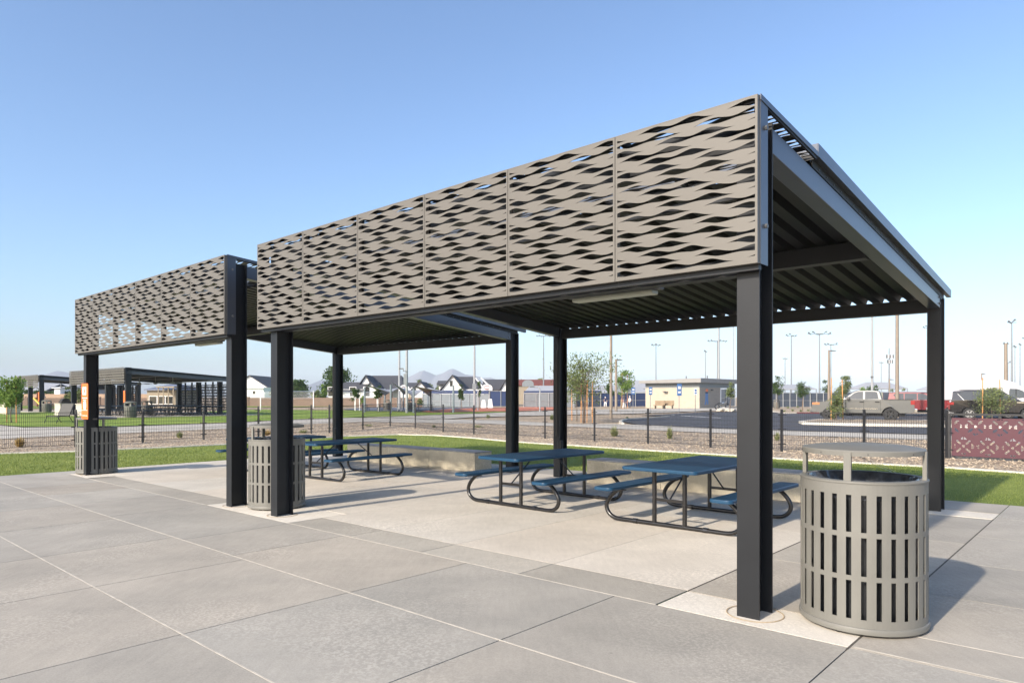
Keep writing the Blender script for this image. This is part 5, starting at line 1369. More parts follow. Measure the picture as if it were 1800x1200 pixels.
# block restroom building
def restroom():
    Y0 = 92; x0 = XD(1229.5, Y0); z0 = G(x0, Y0); t = empty('restroom_building', x0, Y0, z0, ROT); tag(t, 'cream block building with a flat grey roof at centre right', 'building')
    zr = ZD(664, Y0)-z0; zw = ZD(680.5, Y0)-z0; LU, LV = 8.3, 6.5
    wallbox(t, -LU, 0, 0, .2, -.3, zw, 'block', 'front_wall'); wallbox(t, -.2, 0, .201, LV, -.3, zw, 'blockshade', 'side_wall'); wallbox(t, -LU, -LU+.2, .201, 11, -.3, zw, 'block', 'side_wall')
    wallbox(t, -LU+.2, -.2, LV-.2, LV, -.3, zw, 'blockshade', 'back_wall')
    mb = MB(); mb.box(-LU, 0, -.03, 11, zw+.001, zw+.62); fz = mb.build('frieze', 'polegrey', t)
    # diagonal cut pattern on the frieze
    mb = MB()
    for k in range(26):
        xx = -LU+.12+k*.315
        for (dz, s_) in ((.08, 1), (.32, -1)):
            mb.add([(xx, -.035, zw+dz), (xx+.2, -.035, zw+dz+.05), (xx+.26, -.035, zw+dz+.2), (xx+.07, -.035, zw+dz+.15), (xx, -.05, zw+dz), (xx+.2, -.05, zw+dz+.05), (xx+.26, -.05, zw+dz+.2), (xx+.07, -.05, zw+dz+.15)], [(4, 5, 6, 7), (0, 1, 5, 4), (1, 2, 6, 5), (2, 3, 7, 6), (3, 0, 4, 7)])
    mb.build('relief', 'taupe', fz)
    mb = MB(); mb.hexa([(-LU-.6, -.8, zw+.63), (.6, -.8, zw+.63), (.6, 11.6, zw+.63), (-LU-.6, 11.6, zw+.63), (-LU-.6, -.8, zr-.25), (.6, -.8, zr-.05), (.6, 11.6, zr-.05), (-LU-.6, 11.6, zr-.25)]); mb.build('roof', 'galvroof', t)
    mb = MB(); mb.tube([(-3, 2, zr-.1), (-3, 2, zr+.35)], .07, 6); mb.tube([(-.6, 3.5, zr-.1), (-.6, 3.5, zr+.4)], .07, 6); mb.build('roof_vent', 'lamp', t)
    mb = MB(); mb.box(-5.25, -4.75, -.3, -.001, zw-.72, zw-.52); mb.box(-5.3, -4.9, -.5, -.3, zw-.56, zw-.5); mb.build('wall_light', 'lamp', t)
    mb = MB(); mb.box(.001, .3, 3.3, 3.6, zw-.42, zw-.28); mb.build('wall_light', 'lamp', t)
    mb = MB(); mb.box(-.02, .03, LV-.25, LV+.02, -.02, zw); mb.build('door_frame', 'white', t)
    # flat painted ball-player shape on the shaded side wall, kept generic
    Y = lambda a: 1.3+a*1.9
    def fig(q, m): 
        mb = MB(); mb.prism(q, lambda p: (.002, Y(p[0]), p[1]), lambda p: (.012, Y(p[0]), p[1])); return mb.build('mural_shape', m, t)
    fig([(.1, .45), (.3, .45), (.42, 1.1), (.5, .45), (.68, .5), (.62, 1.4), (.62, 2.0), (.2, 2.0), (.22, 1.3)], 'skyblue')
    fig([(.2, 2.001), (.62, 2.001), (.6, 2.2), (.25, 2.2)], 'navy')
    mb = MB(); mb.lathe([(0, 0), (.2, 0), (.2, .01), (0, .01)], 16); mb.v = [(.002+c, Y(.45+a), 2.42+b) for a, b, c in mb.v]; mb.build('mural_shape', 'orange', t)
M['galvroof'] = mat('weathered_grey_fascia', (.26, .25, .235), .6, .1, .05, 2)
restroom()
M['tanbench'] = mat('tan_bench', (.26, .19, .12), .8)
def benchlet(px_, label):
    Y = 88; x = XD(px_, Y); z = G(x, Y); t = empty('park_bench', x, Y, z, ROT); tag(t, label, 'bench', 'tan benches before the block building')
    mb = MB(); mb.box(-.7, .7, 0, .45, .4, .5); mb.build('seat', 'tanbench', t); mb = MB(); mb.box(-.7, .7, .42, .5, .5, 1.05); mb.build('backrest', 'tanbench', t)
    for s_ in (-.62, .5): mb = MB(); mb.box(s_, s_+.12, .02, .42, -.05, .4); mb.build('leg', 'beige', t)
benchlet(1157, 'left of the two tan benches against the cream block wall'); benchlet(1173, 'right of the two tan benches against the cream block wall')
def roadsign(px_, Y, ytop, w, h, m, label, ybot=None, wpx=None, cat='sign', tilt=.9):
    x = XD(px_, Y); z = G(x, Y); t = empty('parking_sign', x, Y, z, tilt*.4); tag(t, label, cat, 'parking lot signs'); zt = ZD(ytop, Y)-z
    mb = MB(); mb.tube([(0, .03, -.1), (0, .03, zt)], .03, 6); mb.build('post', 'galv', t)
    mb = MB(); mb.box(-w/2, w/2, -.03, -.01, zt-h, zt); p = mb.build('plate', m, t, bevel=.01)
    for (za_, zb_) in ((.45, .2), (.8, .62)): mb = MB(); mb.box(-w*.3, w*.3, -.036, -.0305, zt-h*za_, zt-h*zb_); mb.build('marking', 'white' if m != 'white' else 'skyblue', p)
roadsign(1113, 62, 681, .38, .6, 'skyblue', 'small blue sign on a pole left of the block building')
roadsign(1143.5, 66, 680, .38, .75, 'skyblue', 'small blue and white sign at the left end of the block wall')
roadsign(1194, 64, 674.5, .5, 1.1, 'skyblue', 'tall blue sign in the middle of the block wall')
roadsign(1222.5, 66, 682, .35, .65, 'white', 'small white sign at the right end of the block wall')
def bikes():
    Y = 84; x = XD(1270, Y); t = empty('parked_motorcycle', x, Y, G(x, Y), .2); tag(t, 'grey motorcycle parked at the right end of the block building', 'motorcycle')
    for sx in (-.72, .72):
        mb = MB(); pts = [(sx+.3*math.cos(R(a)), 0, .34+.3*math.sin(R(a))) for a in range(0, 361, 20)]; mb.tube(pts, .06, 6); w = mb.build('wheel', 'tyre', t, True)
        mb = MB(); mb.tube([(sx, -.05, .34), (sx, .05, .34)], .12, 10); mb.build('hub', 'chrome', w)
    mb = MB(); mb.tube(smoothpath([(-.72, 0, .34), (-.3, 0, .5), (.1, 0, .45), (.45, 0, .8), (.5, 0, .95)], 4), .07, 6); mb.box(-.2, .25, -.16, .16, .3, .62); mb.tube([(.72, .07, .34), (.48, .07, 1.0)], .035, 5); mb.build('frame', 'pewter', t)
    mb = MB(); mb.ico((.12, 0, .78), .22, (1.2, .7, .6)); mb.build('fuel_tank', 'chrome', t, True)
    mb = MB(); mb.ico((-.35, 0, .74), .22, (1.5, .7, .4)); mb.build('saddle', 'tyre', t, True)
    mb = MB(); mb.tube([(.45, -.35, 1.08), (.5, 0, 1.02), (.45, .35, 1.08)], .025, 5); mb.build('handlebar', 'lamp', t)
bikes()
def boulders():
    rn = random.Random(4)
    for i, (p, y_) in enumerate(((1272, 720.5), (1279, 722), (1287, 723), (1266, 722.5))):
        x, y = GP(p, y_); mb = MB(); mb.ico((0, 0, .12), .42, (1.2, 1, .62), .2); o = mb.build('boulder', 'stonewhite', None, True, loc=(x, y, G(x, y))); tag(o, 'pale landscape boulder by the parking lot, %s from the left' % ('second', 'third', 'fourth', 'first')[i], 'rock', 'boulders by the parking lot')
boulders()

# grill counters, chair and bins beyond the fence at left
def counter(px_, Y, w, d, h, label, grill=False):
    x = XD(px_, Y); z = G(x, Y); t = empty('stone_counter', x, Y, z, ROT); tag(t, label, 'counter', 'pale stone grill counters')
    mb = MB(); mb.box(-w, 0, 0, d, -.05, h-.06); mb.build('base', 'stonewhite', t); mb = MB(); mb.box(-w-.05, .05, -.05, d+.05, h-.059, h); mb.build('countertop', 'pathconc', t)
    if grill:
        mb = MB(); mb.box(-w*.55, -w*.05, .1, d-.1, h+.001, h+.16); mb.build('grill_base', 'tyre', t)
        mb = MB(); mb.prism([(-.3, .0), (.3, 0), (.26, .14), (.12, .22), (-.12, .22), (-.26, .14)], lambda p: (-w*.52, d/2+p[0], h+.17+p[1]), lambda p: (-w*.08, d/2+p[0], h+.17+p[1])); mb.build('grill_hood', 'tyre', t)
counter(106, 57, 1.6, .9, 1.0, 'pale stone counter carrying a black grill, near the chair', True)
counter(145, 55, 1.7, .9, .98, 'pale stone counter close to the left of the orange sign')
counter(12, 60, 2.6, 1., 1.0, 'pale stone counter at the left frame edge')
def far_bin(px_, Y, label):
    x = XD(px_, Y); t = empty('park_bin', x, Y, G(x, Y)); tag(t, label, 'litter bin', 'grey bins around the pavilions')
    mb = MB(); mb.lathe([(0, 0), (.36, 0), (.40, .08), (.42, .85), (.40, .86), (0, .86)], 20); mb.build('body', 'can', t, True)
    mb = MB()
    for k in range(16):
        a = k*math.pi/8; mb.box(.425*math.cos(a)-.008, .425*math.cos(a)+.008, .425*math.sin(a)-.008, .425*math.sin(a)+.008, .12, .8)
    mb.build('painted_slat_shade', 'tyre', t)  # solid dark bars, painted shade in place of open slots
    mb = MB(); mb.lathe([(.3, 1.08), (.41, 1.08), (.42, 1.14), (.3, 1.2), (0, 1.22)], 20); mb.build('lid', 'can', t, True)
    for k in range(4): a = k*math.pi/2+.6; mb = MB(); mb.box(.36*math.cos(a)-.04, .36*math.cos(a)+.04, .36*math.sin(a)-.04, .36*math.sin(a)+.04, .86, 1.08); mb.build('lid_bracket', 'can', t)
far_bin(229, 50.5, 'grey bin at the near corner of the large pavilion'); far_bin(82, 68, 'grey bin beside the right post of the smaller pavilion'); far_bin(258, 57, 'grey bin inside the large pavilion behind the corner one')
far_bin(680, 78, 'grey bin left of the white poles'); far_bin(722, 80, 'grey bin right of the thick white pole'); far_bin(1365, 90, 'grey bin before the slate fence right of the near post')
def mesh_chair():
    Y = 41; x = XD(112, Y); t = empty('lounge_chair', x, Y, G(x, Y), 2.9); tag(t, 'metal lounge chair with grey mesh back on the path beyond the fence', 'chair')
    mb = MB(); mb.hexa([(-.42, -.02, .42), (.42, -.02, .42), (.42, .03, .42), (-.42, .03, .42), (-.42, -.32, 1.12), (.42, -.32, 1.12), (.42, -.28, 1.12), (-.42, -.28, 1.12)]); mb.build('backrest', 'mesh', t)
    mb = MB(); mb.box(-.42, .42, 0.03, .75, .38, .41); mb.build('seat', 'mesh', t)
    for s_ in (-.44, .44):
        mb = MB(); mb.tube([(s_, -.32, 1.12), (s_, 0, .4), (s_, .8, .42)], .02, 6); mb.build('side_rail', 'tyre', t)
        for a, b in ((.05, -.25), (.7, .9)): mb = MB(); mb.tube([(s_, a, .4), (s_, b, 0)], .018, 6); mb.build('leg', 'tyre', t)
mesh_chair()
# dark tables inside the pavilions
def far_table(x, y, rz, label, group):
    t = empty('pavilion_table', x, y, G(x, y)+.03, rz); tag(t, label, 'picnic table', group)
    mb = MB(); mb.box(-.4, .4, -1, 1, .72, .76); mb.build('tabletop', 'navydark', t)
    for s_ in (-1, 1):
        mb = MB(); mb.box(s_*.62, s_*.88, -1, 1, .43, .46); mb.build('bench_seat', 'navydark', t)
        y_ = s_*.7; mb = MB(); mb.tube(smoothpath([(-.75, y_, .43), (-.9, y_, .25), (-.75, y_, .03), (.75, y_, .03), (.9, y_, .25), (.75, y_, .43)], 4), .03, 6); mb.build('sled_frame', 'blacktube', t)
        for q in (-.2, .2): mb = MB(); mb.tube([(q, y_, .03), (q, y_, .72)], .03, 6); mb.build('leg', 'blacktube', t)
    return t
M['navydark'] = mat('dark_navy_coating', (.012, .025, .05), .4)
XC = XD(217, YC)+.2
first = None
rows_ = []
for i in range(5):
    for j in range(3): rows_.append((1.4+i*2.6, 1.6+j*2.7))
for i, (u, v) in enumerate(rows_):
    x, y = XC+u*UX+v*VX, YC+u*UY+v*VY
    lab = 'dark picnic table inside the large pavilion'
    if first is None: first = far_table(x, y, ROT, lab, 'dark tables inside the large pavilion')
    else:
        c = copy_tree(first); c.location = (x, y, G(x, y)+.03)
for i in range(3):
    X_, Y_ = XD(70, YD), YD; u, v = 1.5+i*2.6, 3.5; x, y = X_+u*UX+v*VX, Y_+u*UY+v*VY
    c = copy_tree(first); c.location = (x, y, G(x, y)+.03); c['label'] = 'dark picnic table inside the smaller pavilion'; c['group'] = 'dark tables inside the smaller pavilion'
for p, lab in ((656, 'dark picnic table under the shade sail, left'), (747, 'dark picnic table before the grey screen fence')):
    Y_ = 72; x = XD(p, Y_); c = copy_tree(first); c.location = (x, Y_, G(x, Y_)); c.rotation_euler = (0, 0, 1.5); c['label'] = lab; c['group'] = 'tables by the playground'

# ================================================================== VEHICLES
def arc(cx_, r, z0, n=9):
    """wheel arch from front to back, returned with x increasing"""
    out = []
    a0 = math.asin(max(-1, min(1, (z0-.38)/r)))
    for k in range(n+1):
        a = math.pi-a0-(math.pi-2*a0)*k/n; out.append((cx_+r*math.cos(a), .38+r*math.sin(a)))
    return out
def vehicle(name, x, y, head, label, cat, L_, Wd, lower, upper, windows, paint, wheels, wr, zbelt, lean=.32, rimm='rim', extras=None, dz=0):
    """side outlines in metres with x from the nose (0) to the tail (L)"""
    t = empty(name, x, y, G(x, y)+dz, head); tag(t, label, cat, 'parked vehicles')
    hw = Wd/2
    def yy(z): return hw-max(0, z-zbelt)*lean-max(0, .5-z)*.12
    def body(poly, nm, m):
        mb = MB(); n = len(poly)
        vs = [(-(p[0]-L_/2), -yy(p[1]), p[1]) for p in poly]+[(-(p[0]-L_/2), yy(p[1]), p[1]) for p in poly]
        bm = bmesh.new(); bv = [bm.verts.new(v) for v in vs]
        fa = bm.faces.new(bv[:n]); fb = bm.faces.new(bv[n:][::-1])
        for i in range(n): bm.faces.new((bv[i], bv[i+n], bv[(i+1) % n+n], bv[(i+1) % n]))
        bmesh.ops.triangulate(bm, faces=[fa, fb]); bmesh.ops.recalc_face_normals(bm, faces=bm.faces)
        me = bpy.data.meshes.new(nm); bm.to_mesh(me); bm.free(); me.materials.append(M[m]); o = bpy.data.objects.new(nm, me); COL.objects.link(o); o.parent = t
        b = o.modifiers.new('bevel', 'BEVEL'); b.width = .05; b.segments = 3; b.limit_method = 'ANGLE'; b.angle_limit = R(30); b.use_clamp_overlap = True
        me.shade_smooth()
        try: me.set_sharp_from_angle(angle=R(50))
        except Exception: pass
        return o
    body(lower, 'body', paint)
    if upper: body(upper, 'cabin', paint)
    for w in windows:
        for s_ in (-1, 1):
            mb = MB(); mb.prism(w, lambda p: (-(p[0]-L_/2), s_*(yy(p[1])+.004), p[1]), lambda p: (-(p[0]-L_/2), s_*(yy(p[1])-.03), p[1])); mb.build('window', 'glass', t)
    for wx in wheels:
        for s_ in (-1, 1):
            X_ = -(wx-L_/2); mb = MB(); prof = [(wr*.62, -.13), (wr*.92, -.13), (wr, -.09), (wr, .09), (wr*.92, .13), (wr*.62, .13)]
            vs = []; K = 28
            mb.lathe(prof, K, closed=True); mb.v = [(X_+a, s_*(hw-.13)+c, wr+b) for a, b, c in mb.v]; wh = mb.build('wheel', 'tyre', t, True)
            mb = MB(); yo = s_*(hw-.02)
            mb.lathe([(wr*.55, -.01), (wr*.63, -.01), (wr*.63, .02), (wr*.55, .02)], K, closed=True); mb.lathe([(0, -.01), (wr*.15, -.01), (wr*.15, .02), (0, .02)], 12)
            for k in range(6):
                a = k*math.pi/3; c, q = math.cos(a), math.sin(a); o_ = .045
                mb.add([(c*.08-q*o_, q*.08+c*o_, 0), (c*.08+q*o_, q*.08-c*o_, 0), (c*wr*.58+q*o_*.6, q*wr*.58-c*o_*.6, 0), (c*wr*.58-q*o_*.6, q*wr*.58+c*o_*.6, 0), (c*.08-q*o_, q*.08+c*o_, .02), (c*.08+q*o_, q*.08-c*o_, .02), (c*wr*.58+q*o_*.6, q*wr*.58-c*o_*.6, .02), (c*wr*.58-q*o_*.6, q*wr*.58+c*o_*.6, .02)],
                       [(0, 3, 2, 1), (4, 5, 6, 7), (0, 1, 5, 4), (1, 2, 6, 5), (2, 3, 7, 6), (3, 0, 4, 7)])
            mb.v = [(X_+a, yo+s_*c*.5-.01*s_, wr+b) for a, b, c in mb.v]; mb.build('rim', rimm, wh)
    mb = MB(); mb.box(-L_/2+.5, L_/2-.5, -hw+.28, hw-.28, .28, 1.0); mb.build('underbody', 'tyre', t)
    if extras: extras(t, hw, L_, yy)
    return t
# heading: local +x is the nose. truck nose points left and slightly away
HD = math.atan2(.49, -.87)
def pickup_lower(L_, f, r, zb):
    return [(.12, .5), (0, .62), (.02, .95), (.12, 1.08), (.5, 1.17), (1.55, 1.27), (1.9, 1.30), (3.95, 1.30), (3.96, 1.32), (L_-.08, 1.30), (L_, 1.2), (L_, .62), (L_-.1, .52)]+arc(r, .50, .5)[::-1]+arc(f, .50, .5)[::-1]
tl = pickup_lower(5.7, 1.02, 4.45, 1.3)
tu = [(1.72, 1.28), (2.35, 1.78), (2.6, 1.88), (3.5, 1.90), (3.86, 1.84), (4.02, 1.29)]
tw = [[(2.02, 1.34), (2.46, 1.72), (2.68, 1.80), (2.95, 1.81), (2.95, 1.34)], [(3.06, 1.34), (3.06, 1.81), (3.6, 1.80), (3.72, 1.76), (3.8, 1.36)]]
def tx(t, hw, L_, yy):
    mb = MB()
    for s_ in (-1, 1): mb.box(-(4.1-L_/2), -(5.66-L_/2), s_*(hw-.02), s_*(hw+.01), 1.295, 1.33)
    mb.build('bed_rail', 'tyre', t)
    for nm, m, a, b, c, d in (('headlight', 'amber', .05, .5, .98, 1.14), ('tail_light', 'redlens', 5.5, 5.72, 1.0, 1.27)):
        for s_ in (-1, 1): mb = MB(); mb.box(-(a-L_/2), -(b-L_/2), s_*(hw-.12), s_*(hw+.012), c, d); mb.build(nm, m, t, bevel=.02)
    mb = MB(); mb.box(-(5.68-L_/2), -(5.86-L_/2), -hw+.05, hw-.05, .55, .76); mb.build('rear_bumper', 'chrome', t, bevel=.03)
    mb = MB(); mb.box(-(-.06-L_/2), -(.35-L_/2), -hw-.005, hw+.005, .5, .72); mb.build('front_bumper', 'pewter', t, bevel=.04)
    for a in (2.9, 3.75):
        for s_ in (-1, 1): mb = MB(); mb.box(-(a-.14-L_/2), -(a+.1-L_/2), s_*hw, s_*(hw+.035), 1.14, 1.2); mb.build('door_handle', 'tyre', t)
    mb = MB()
    for s_ in (-1, 1): mb.box(-(2.0-L_/2), -(2.98-L_/2), s_*hw, s_*(hw+.012), .74, .77); mb.box(-(3.04-L_/2), -(3.75-L_/2), s_*hw, s_*(hw+.012), .74, .77)
    mb.build('side_trim', 'chrome', t)
    mb = MB()
    for s_ in (-1, 1):
        for a, z1 in ((2.99, 1.3), (1.98, 1.1), (3.9, 1.3)): mb.box(-(a-.006-L_/2), -(a+.006-L_/2), s_*hw, s_*(hw+.003), .55, z1)
    mb.build('door_gap', 'tyre', t)
    for s_ in (-1, 1): mb = MB(); mb.box(-(2.05-L_/2), -(2.22-L_/2), s_*(hw+.02), s_*(hw+.24), 1.3, 1.5); mb.build('mirror', 'pewter', t, bevel=.04)
    mb = MB(); mb.box(-(3.93-L_/2), -(4.02-L_/2), -.62, .62, 1.4, 1.78); mb.build('rear_window', 'pane', t)
    if t['label'].startswith('pewter'):
        mb = MB(); rn = random.Random(8); xx = 2.06
        while xx < 2.58: w_ = .05; mb.box(-(xx-L_/2), -(xx+w_-L_/2), -(hw+.005), -(hw+.001), .83, .88); xx += .075
        mb.build('badge', 'chrome', t)
x, y = XD(1515, 43.3), 43.3
vehicle('pickup_truck', x, y, HD, 'pewter grey crew-cab pickup truck parked facing left', 'pickup truck', 5.7, 1.95, tl, tu, tw, 'pewter', (1.02, 4.45), .41, 1.3, extras=tx, rimm='darkrim', dz=.06)
x, y = XD(1714, 49), 49
c_ = vehicle('pickup_truck', x, y, HD+R(4), 'bright red pickup truck mostly hidden behind the right back post', 'pickup truck', 5.7, 1.95, tl, tu, tw, 'red', (1.02, 4.45), .41, 1.3, extras=tx)
c_.rotation_euler = (0, 0, HD+math.pi); 
# black SUV facing right
sl = [(.1, .5), (0, .7), (.03, 1.05), (.25, 1.14), (1.3, 1.22), (1.6, 1.26), (5.05, 1.28), (5.15, 1.15), (5.18, .75), (5.1, .5)]+arc(4.1, .47, .5)[::-1]+arc(1.02, .47, .5)[::-1]
su = [(1.35, 1.22), (2.3, 1.82), (2.6, 1.90), (4.2, 1.93), (4.95, 1.88), (5.02, 1.82), (4.98, 1.7), (5.1, 1.27)]
sw = [[(1.85, 1.30), (2.42, 1.72), (2.7, 1.80), (2.95, 1.81), (2.95, 1.30)], [(3.03, 1.30), (3.03, 1.81), (3.88, 1.82), (3.88, 1.30)], [(3.95, 1.30), (3.95, 1.82), (4.5, 1.81), (4.68, 1.7), (4.35, 1.30)]]
def sx(t, hw, L_, yy):
    for s_ in (-1, 1):
        mb = MB(); mb.tube([(-(4.52-L_/2), s_*(yy(1.82)+.01), 1.82), (-(4.74-L_/2), s_*(yy(1.7)+.01), 1.7), (-(4.4-L_/2), s_*(yy(1.28)+.01), 1.28)], .018, 5); mb.tube([(-(1.8-L_/2), s_*(yy(1.28)+.008), 1.275), (-(4.4-L_/2), s_*(yy(1.28)+.008), 1.275)], .012, 5); mb.build('window_trim', 'chrome', t)
        mb = MB(); mb.box(-(4.95-L_/2), -(5.2-L_/2), s_*(hw-.1), s_*(hw+.01), .98, 1.16); mb.build('tail_light', 'redlens', t, bevel=.02)
        mb = MB(); mb.box(-(.05-L_/2), -(.5-L_/2), s_*(hw-.1), s_*(hw+.01), .95, 1.08); mb.build('headlight', 'pane', t, bevel=.02)
        mb = MB(); mb.box(-(1.95-L_/2), -(2.12-L_/2), s_*(hw+.02), s_*(hw+.24), 1.28, 1.48); mb.build('mirror', 'blackcar', t, bevel=.04)
        for a in (2.85, 3.75): mb = MB(); mb.box(-(a-.12-L_/2), -(a+.1-L_/2), s_*hw, s_*(hw+.03), 1.13, 1.17); mb.build('door_handle', 'chrome', t)
        mb = MB(); mb.box(-(1.25-L_/2), -(1.62-L_/2), s_*hw, s_*(hw+.01), 1.12, 1.17); mb.build('fender_vent', 'chrome', t)
        mb = MB(); mb.tube([(-(2.6-L_/2), s_*(yy(1.92)-.02), 1.94), (-(4.6-L_/2), s_*(yy(1.92)-.02), 1.96)], .02, 5); mb.build('roof_rail', 'lamp', t)
    mb = MB()
    for s_ in (-1, 1):
        for a in (2.98, 3.9, 1.8): mb.box(-(a-.006-L_/2), -(a+.006-L_/2), s_*hw, s_*(hw+.003), .55, 1.25)
    mb.build('door_gap', 'tyre', t)
    q = [(1.5, 1.30), (2.28, 1.78)]
    mb = MB(); f = lambda p, s_, o: (-(p[0]-o-L_/2), s_*(yy(p[1])-.12), p[1]+o)
    mb.hexa([f(q[0], -1, .0), f(q[0], 1, .0), f(q[1], 1, .0), f(q[1], -1, .0), f(q[0], -1, .02), f(q[0], 1, .02), f(q[1], 1, .02), f(q[1], -1, .02)]); mb.build('windscreen', 'glass', t)
x, y = XD(1751, 44.5), 44.5
vehicle('suv', x, y, HD+math.pi, 'glossy black SUV with chrome window trim facing right', 'suv', 5.18, 2.0, sl, su, sw, 'blackcar', (1.02, 4.1), .40, 1.27, extras=sx, dz=.04)
x, y = XD(1622, 56), 56
vehicle('suv', x, y, HD+math.pi, 'dark red SUV parked between the pewter truck and the right back post', 'suv', 5.18, 2.0, sl, su, sw, 'red', (1.02, 4.1), .38, 1.27, extras=None, dz=.0)
vl = [(.1, .45), (0, .6), (.02, 1.0), (.25, 1.2), (.7, 1.32), (1.35, 1.95), (1.9, 2.5), (2.5, 2.72), (6.2, 2.72), (6.3, 2.6), (6.35, .6), (6.3, .45)]+arc(5.0, .44, .45)[::-1]+arc(1.05, .44, .45)[::-1]
vw = [[(1.0, 1.45), (1.5, 1.95), (1.78, 2.08), (2.25, 2.1), (2.3, 1.45)]]
def vx(t, hw, L_, yy):
    for s_ in (-1, 1):
        mb = MB(); mb.box(-(.9-L_/2), -(1.05-L_/2), s_*(hw+.02), s_*(hw+.26), 1.4, 1.75); mb.build('mirror', 'tyre', t, bevel=.03)
        mb = MB(); mb.box(-(1.86-L_/2), -(1.90-L_/2), s_*(hw-.18), s_*(hw+.004), 1.45, 2.08); mb.build('window_pillar', 'tyre', t)
    # three dark stencilled characters on the side, tops visible above the SUV
    def ch(x0, strokes, nm='lettering'):
        mb = MB()
        for (a, b, c, d) in strokes: mb.box(-(x0+a-L_/2), -(x0+b-L_/2), -yy(1.9)-.006, -yy(1.9)-.001, 1.55+c, 1.55+d)
        mb.build(nm, 'tyre', t)
    O = [(0, .28, 0, .06), (0, .28, .34, .40), (0, .06, .06, .34), (.22, .28, .06, .34)]
    Q2 = [(0, .28, 0, .06), (0, .28, .34, .40), (0, .28, .17, .23), (0, .06, .23, .34), (.22, .28, .06, .17)]
    ch(5.05, Q2); ch(4.66, O); ch(4.27, Q2)
x, y = XD(1744, 50), 50
vehicle('van', x, y, HD+math.pi, 'tall white cargo van behind the black SUV', 'van', 6.35, 2.05, vl, None, vw, 'whitecar', (1.05, 5.0), .36, 1.3, lean=.08, extras=vx, dz=.02)

# ================================================================== PEOPLE by the ball field
def person(px_, Y, hh, label, shirt, trousers, face, hat, arm=.3, step=.12):
    x = XD(px_, Y); t = empty('person', x, Y, G(x, Y), face); tag(t, label, 'person', 'people by the ball field')
    s_ = hh/1.75
    me = bpy.data.meshes.new('body'); 
    V_ = [(0, 0, .95), (0, .01, 1.15), (0, .01, 1.38), (0, 0, 1.50), (0, -.01, 1.60), (0, -.01, 1.70),
          (.10, 0, .90), (.12, -step, .50), (.12, -step*.8, .06), (.12, -step*.8-.13, .03),
          (-.10, 0, .90), (-.12, step*.6, .50), (-.12, step*1.3, .06), (-.12, step*1.3-.13, .03),
          (.19, .01, 1.40), (.25, .0, 1.13), (.24, -arm, .95), (.235, -arm-.06, .88), (-.19, .01, 1.40), (-.26, .02, 1.13), (-.25, -.1, .90), (-.245, -.13, .83)]
    E_ = [(0, 1), (1, 2), (2, 3), (3, 4), (4, 5), (0, 6), (6, 7), (7, 8), (8, 9), (0, 10), (10, 11), (11, 12), (12, 13), (2, 14), (14, 15), (15, 16), (16, 17), (2, 18), (18, 19), (19, 20), (20, 21)]
    Rr = [.13, .12, .14, .055, .095, .08, .09, .06, .045, .04, .09, .06, .045, .04, .06, .045, .036, .03, .06, .045, .036, .03]
    me.from_pydata([tuple(c*s_ for c in v) for v in V_], E_, []); o = bpy.data.objects.new('body', me); COL.objects.link(o); o.parent = t
    sk = o.modifiers.new('skin', 'SKIN')
    for i, v in enumerate(me.skin_vertices[0].data): v.radius = (Rr[i]*s_, Rr[i]*s_*.85); v.use_root = (i == 0)
    sb = o.modifiers.new('sub', 'SUBSURF'); sb.levels = 1; sb.render_levels = 2; me.materials.append(M['skin'])
    mb = MB(); mb.lathe([(.0, 1.49), (.09, 1.49), (.2, 1.44), (.185, 1.2), (.165, 1.0), (.17, .9), (0, .9)], 16); mb.v = [(a*s_, b*s_*.72, c*s_) for a, b, c in mb.v]; mb.build('shirt', shirt, t, True)
    mb = MB()
    for sg, y1, y2 in ((1, -step, -step*.8), (-1, step*.6, step*1.3)):
        mb.tube([(sg*.09*s_, 0, .98*s_), (sg*.12*s_, y1*s_, .50*s_), (sg*.12*s_, y2*s_, .1*s_)], [.115*s_, .085*s_, .07*s_], 10)
    mb.build('trousers', trousers, t, True)
    mb = MB(); mb.lathe([(0, 1.82), (.07, 1.80), (.102, 1.74), (.108, 1.68), (0, 1.68)], 14); mb.box(-.06, .06, -.2, -.05, 1.69, 1.705); mb.v = [(a*s_, b*s_, c*s_) for a, b, c in mb.v]; mb.build('cap', hat, t, True)
person(1097, 90, 1.45, 'person in a blue shirt and pale trousers walking below the denser tree', 'skyblue', 'white', .8, 'navy')
person(1107, 95, 1.6, 'person in a white shirt and cap right behind the one in blue', 'white', 'screenslate', -.6, 'white')
person(1064, 103, 1.5, 'person in dark clothes and a white cap near the tall brown pole', 'navy', 'white', .3, 'white')
person(1092, 96, 1.4, 'person in pale clothes standing left of the one in blue', 'beige', 'beige', 1.8, 'navy')
for i, p in enumerate((850, 862)):
    Y = 92; x = XD(p, Y); mb = MB(); mb.box(-.35, .35, -.25, .25, 0, .3); mb.hexa([(-.32, -.2, .3), (.32, -.2, .3), (.32, .2, .3), (-.32, .2, .3), (-.2, -.12, 1.15+.1*i), (.2, -.12, 1.15+.1*i), (.2, .12, 1.15+.1*i), (-.2, .12, 1.15+.1*i)])
    o = mb.build('ball_cart', 'white', None, bevel=.04, loc=(x, Y, G(x, Y))); tag(o, '%s white equipment cart by the court' % ('left', 'right')[i], 'cart', 'white carts by the court')
for (p, yb) in ((1041.5, 732), ):
    x, y = GP(p, yb); mb = MB(); mb.lathe([(0, 0), (.13, 0), (.15, .1), (.15, .62), (.1, .72), (0, .74)], 16); o = mb.build('waste_post', 'polebrown', None, True, loc=(x, y, G(x, y))); tag(o, 'short brown post by the path right of the airy tree', 'post')

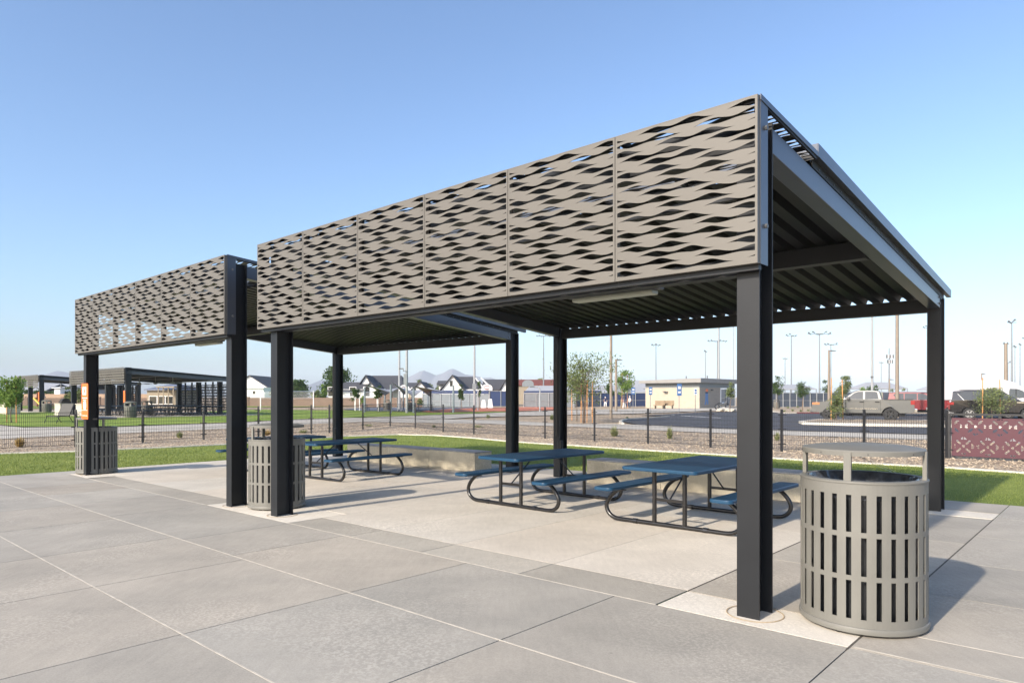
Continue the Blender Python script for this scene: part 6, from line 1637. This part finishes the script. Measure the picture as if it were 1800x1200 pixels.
# ================================================================== MOUNTAINS (far ridge)
def ridge(pts, Y, label, name='mountain', depth=500, seed=0):
    rn = random.Random(seed); mb = MB(); n = len(pts); N = 90; xs = [XD(p[0], Y) for p in pts]; zs = [ZD(p[1], Y) for p in pts]; vs = []; M_ = 14
    for i in range(N+1):
        xx = xs[0]+(xs[-1]-xs[0])*i/N; j = 0
        while j < n-2 and xx > xs[j+1]: j += 1
        f = (xx-xs[j])/(xs[j+1]-xs[j]); z = zs[j]+(zs[j+1]-zs[j])*f
        for k in range(M_+1):
            g = k/M_; hh = (1-abs(2*g-1))**1.15
            nz_ = noise.noise(Vector((xx/160., g*5, seed)))*.16*(4*hh*(1-hh))+noise.noise(Vector((xx/45., g*14, seed)))*.05*(1-hh)
            vs.append((xx+nz_*90, Y+(g-.5)*depth*2, max(-5, (z+4)*hh*(1+nz_)-4 if hh < .999 else z)))
    fs = [(i*(M_+1)+k, (i+1)*(M_+1)+k, (i+1)*(M_+1)+k+1, i*(M_+1)+k+1) for i in range(N) for k in range(M_)]
    mb.add(vs, fs); o = mb.build(name, 'mount', None, True); o['kind'] = 'structure'; return o
ridge([(690, 697), (701, 672), (708, 667), (722, 661), (738, 652.5), (745, 651), (756, 655), (766, 659.5), (778, 656), (790, 649), (797, 648), (806, 652), (818, 658), (832, 659.5), (850, 664), (862, 663), (876, 668), (892, 678), (905, 697)], 2600, '', seed=3)
ridge([(520, 697), (540, 681), (552, 673), (565, 667), (580, 672), (600, 685), (620, 697)], 2500, '', seed=5)
ridge([(60, 697), (80, 664), (92, 654), (100, 651.5), (112, 653), (140, 660), (200, 697)], 2700, '', seed=8)

# air: pale haze box around everything up to the mountains
hz = bpy.data.materials.new('haze'); hz.use_nodes = True; t_ = hz.node_tree; t_.nodes.clear()
out = t_.nodes.new('ShaderNodeOutputMaterial'); vp = t_.nodes.new('ShaderNodeVolumePrincipled')
vp.inputs['Color'].default_value = (.72, .84, 1., 1); vp.inputs['Density'].default_value = .00018; vp.inputs['Anisotropy'].default_value = -.3
t_.links.new(vp.outputs[0], out.inputs['Volume'])
M['haze'] = hz
if HAZE:
    mb = MB(); mb.box(-2600, 3600, -70, 3600, -8, 125); o = mb.build('haze', 'haze'); o['kind'] = 'stuff'; o['label'] = 'thin pale haze over the distance'; o['category'] = 'haze'
S.cycles.use_adaptive_sampling = True
S.cycles.max_bounces = 8
S.cycles.volume_bounces = 1
S.cycles.volume_step_rate = 20
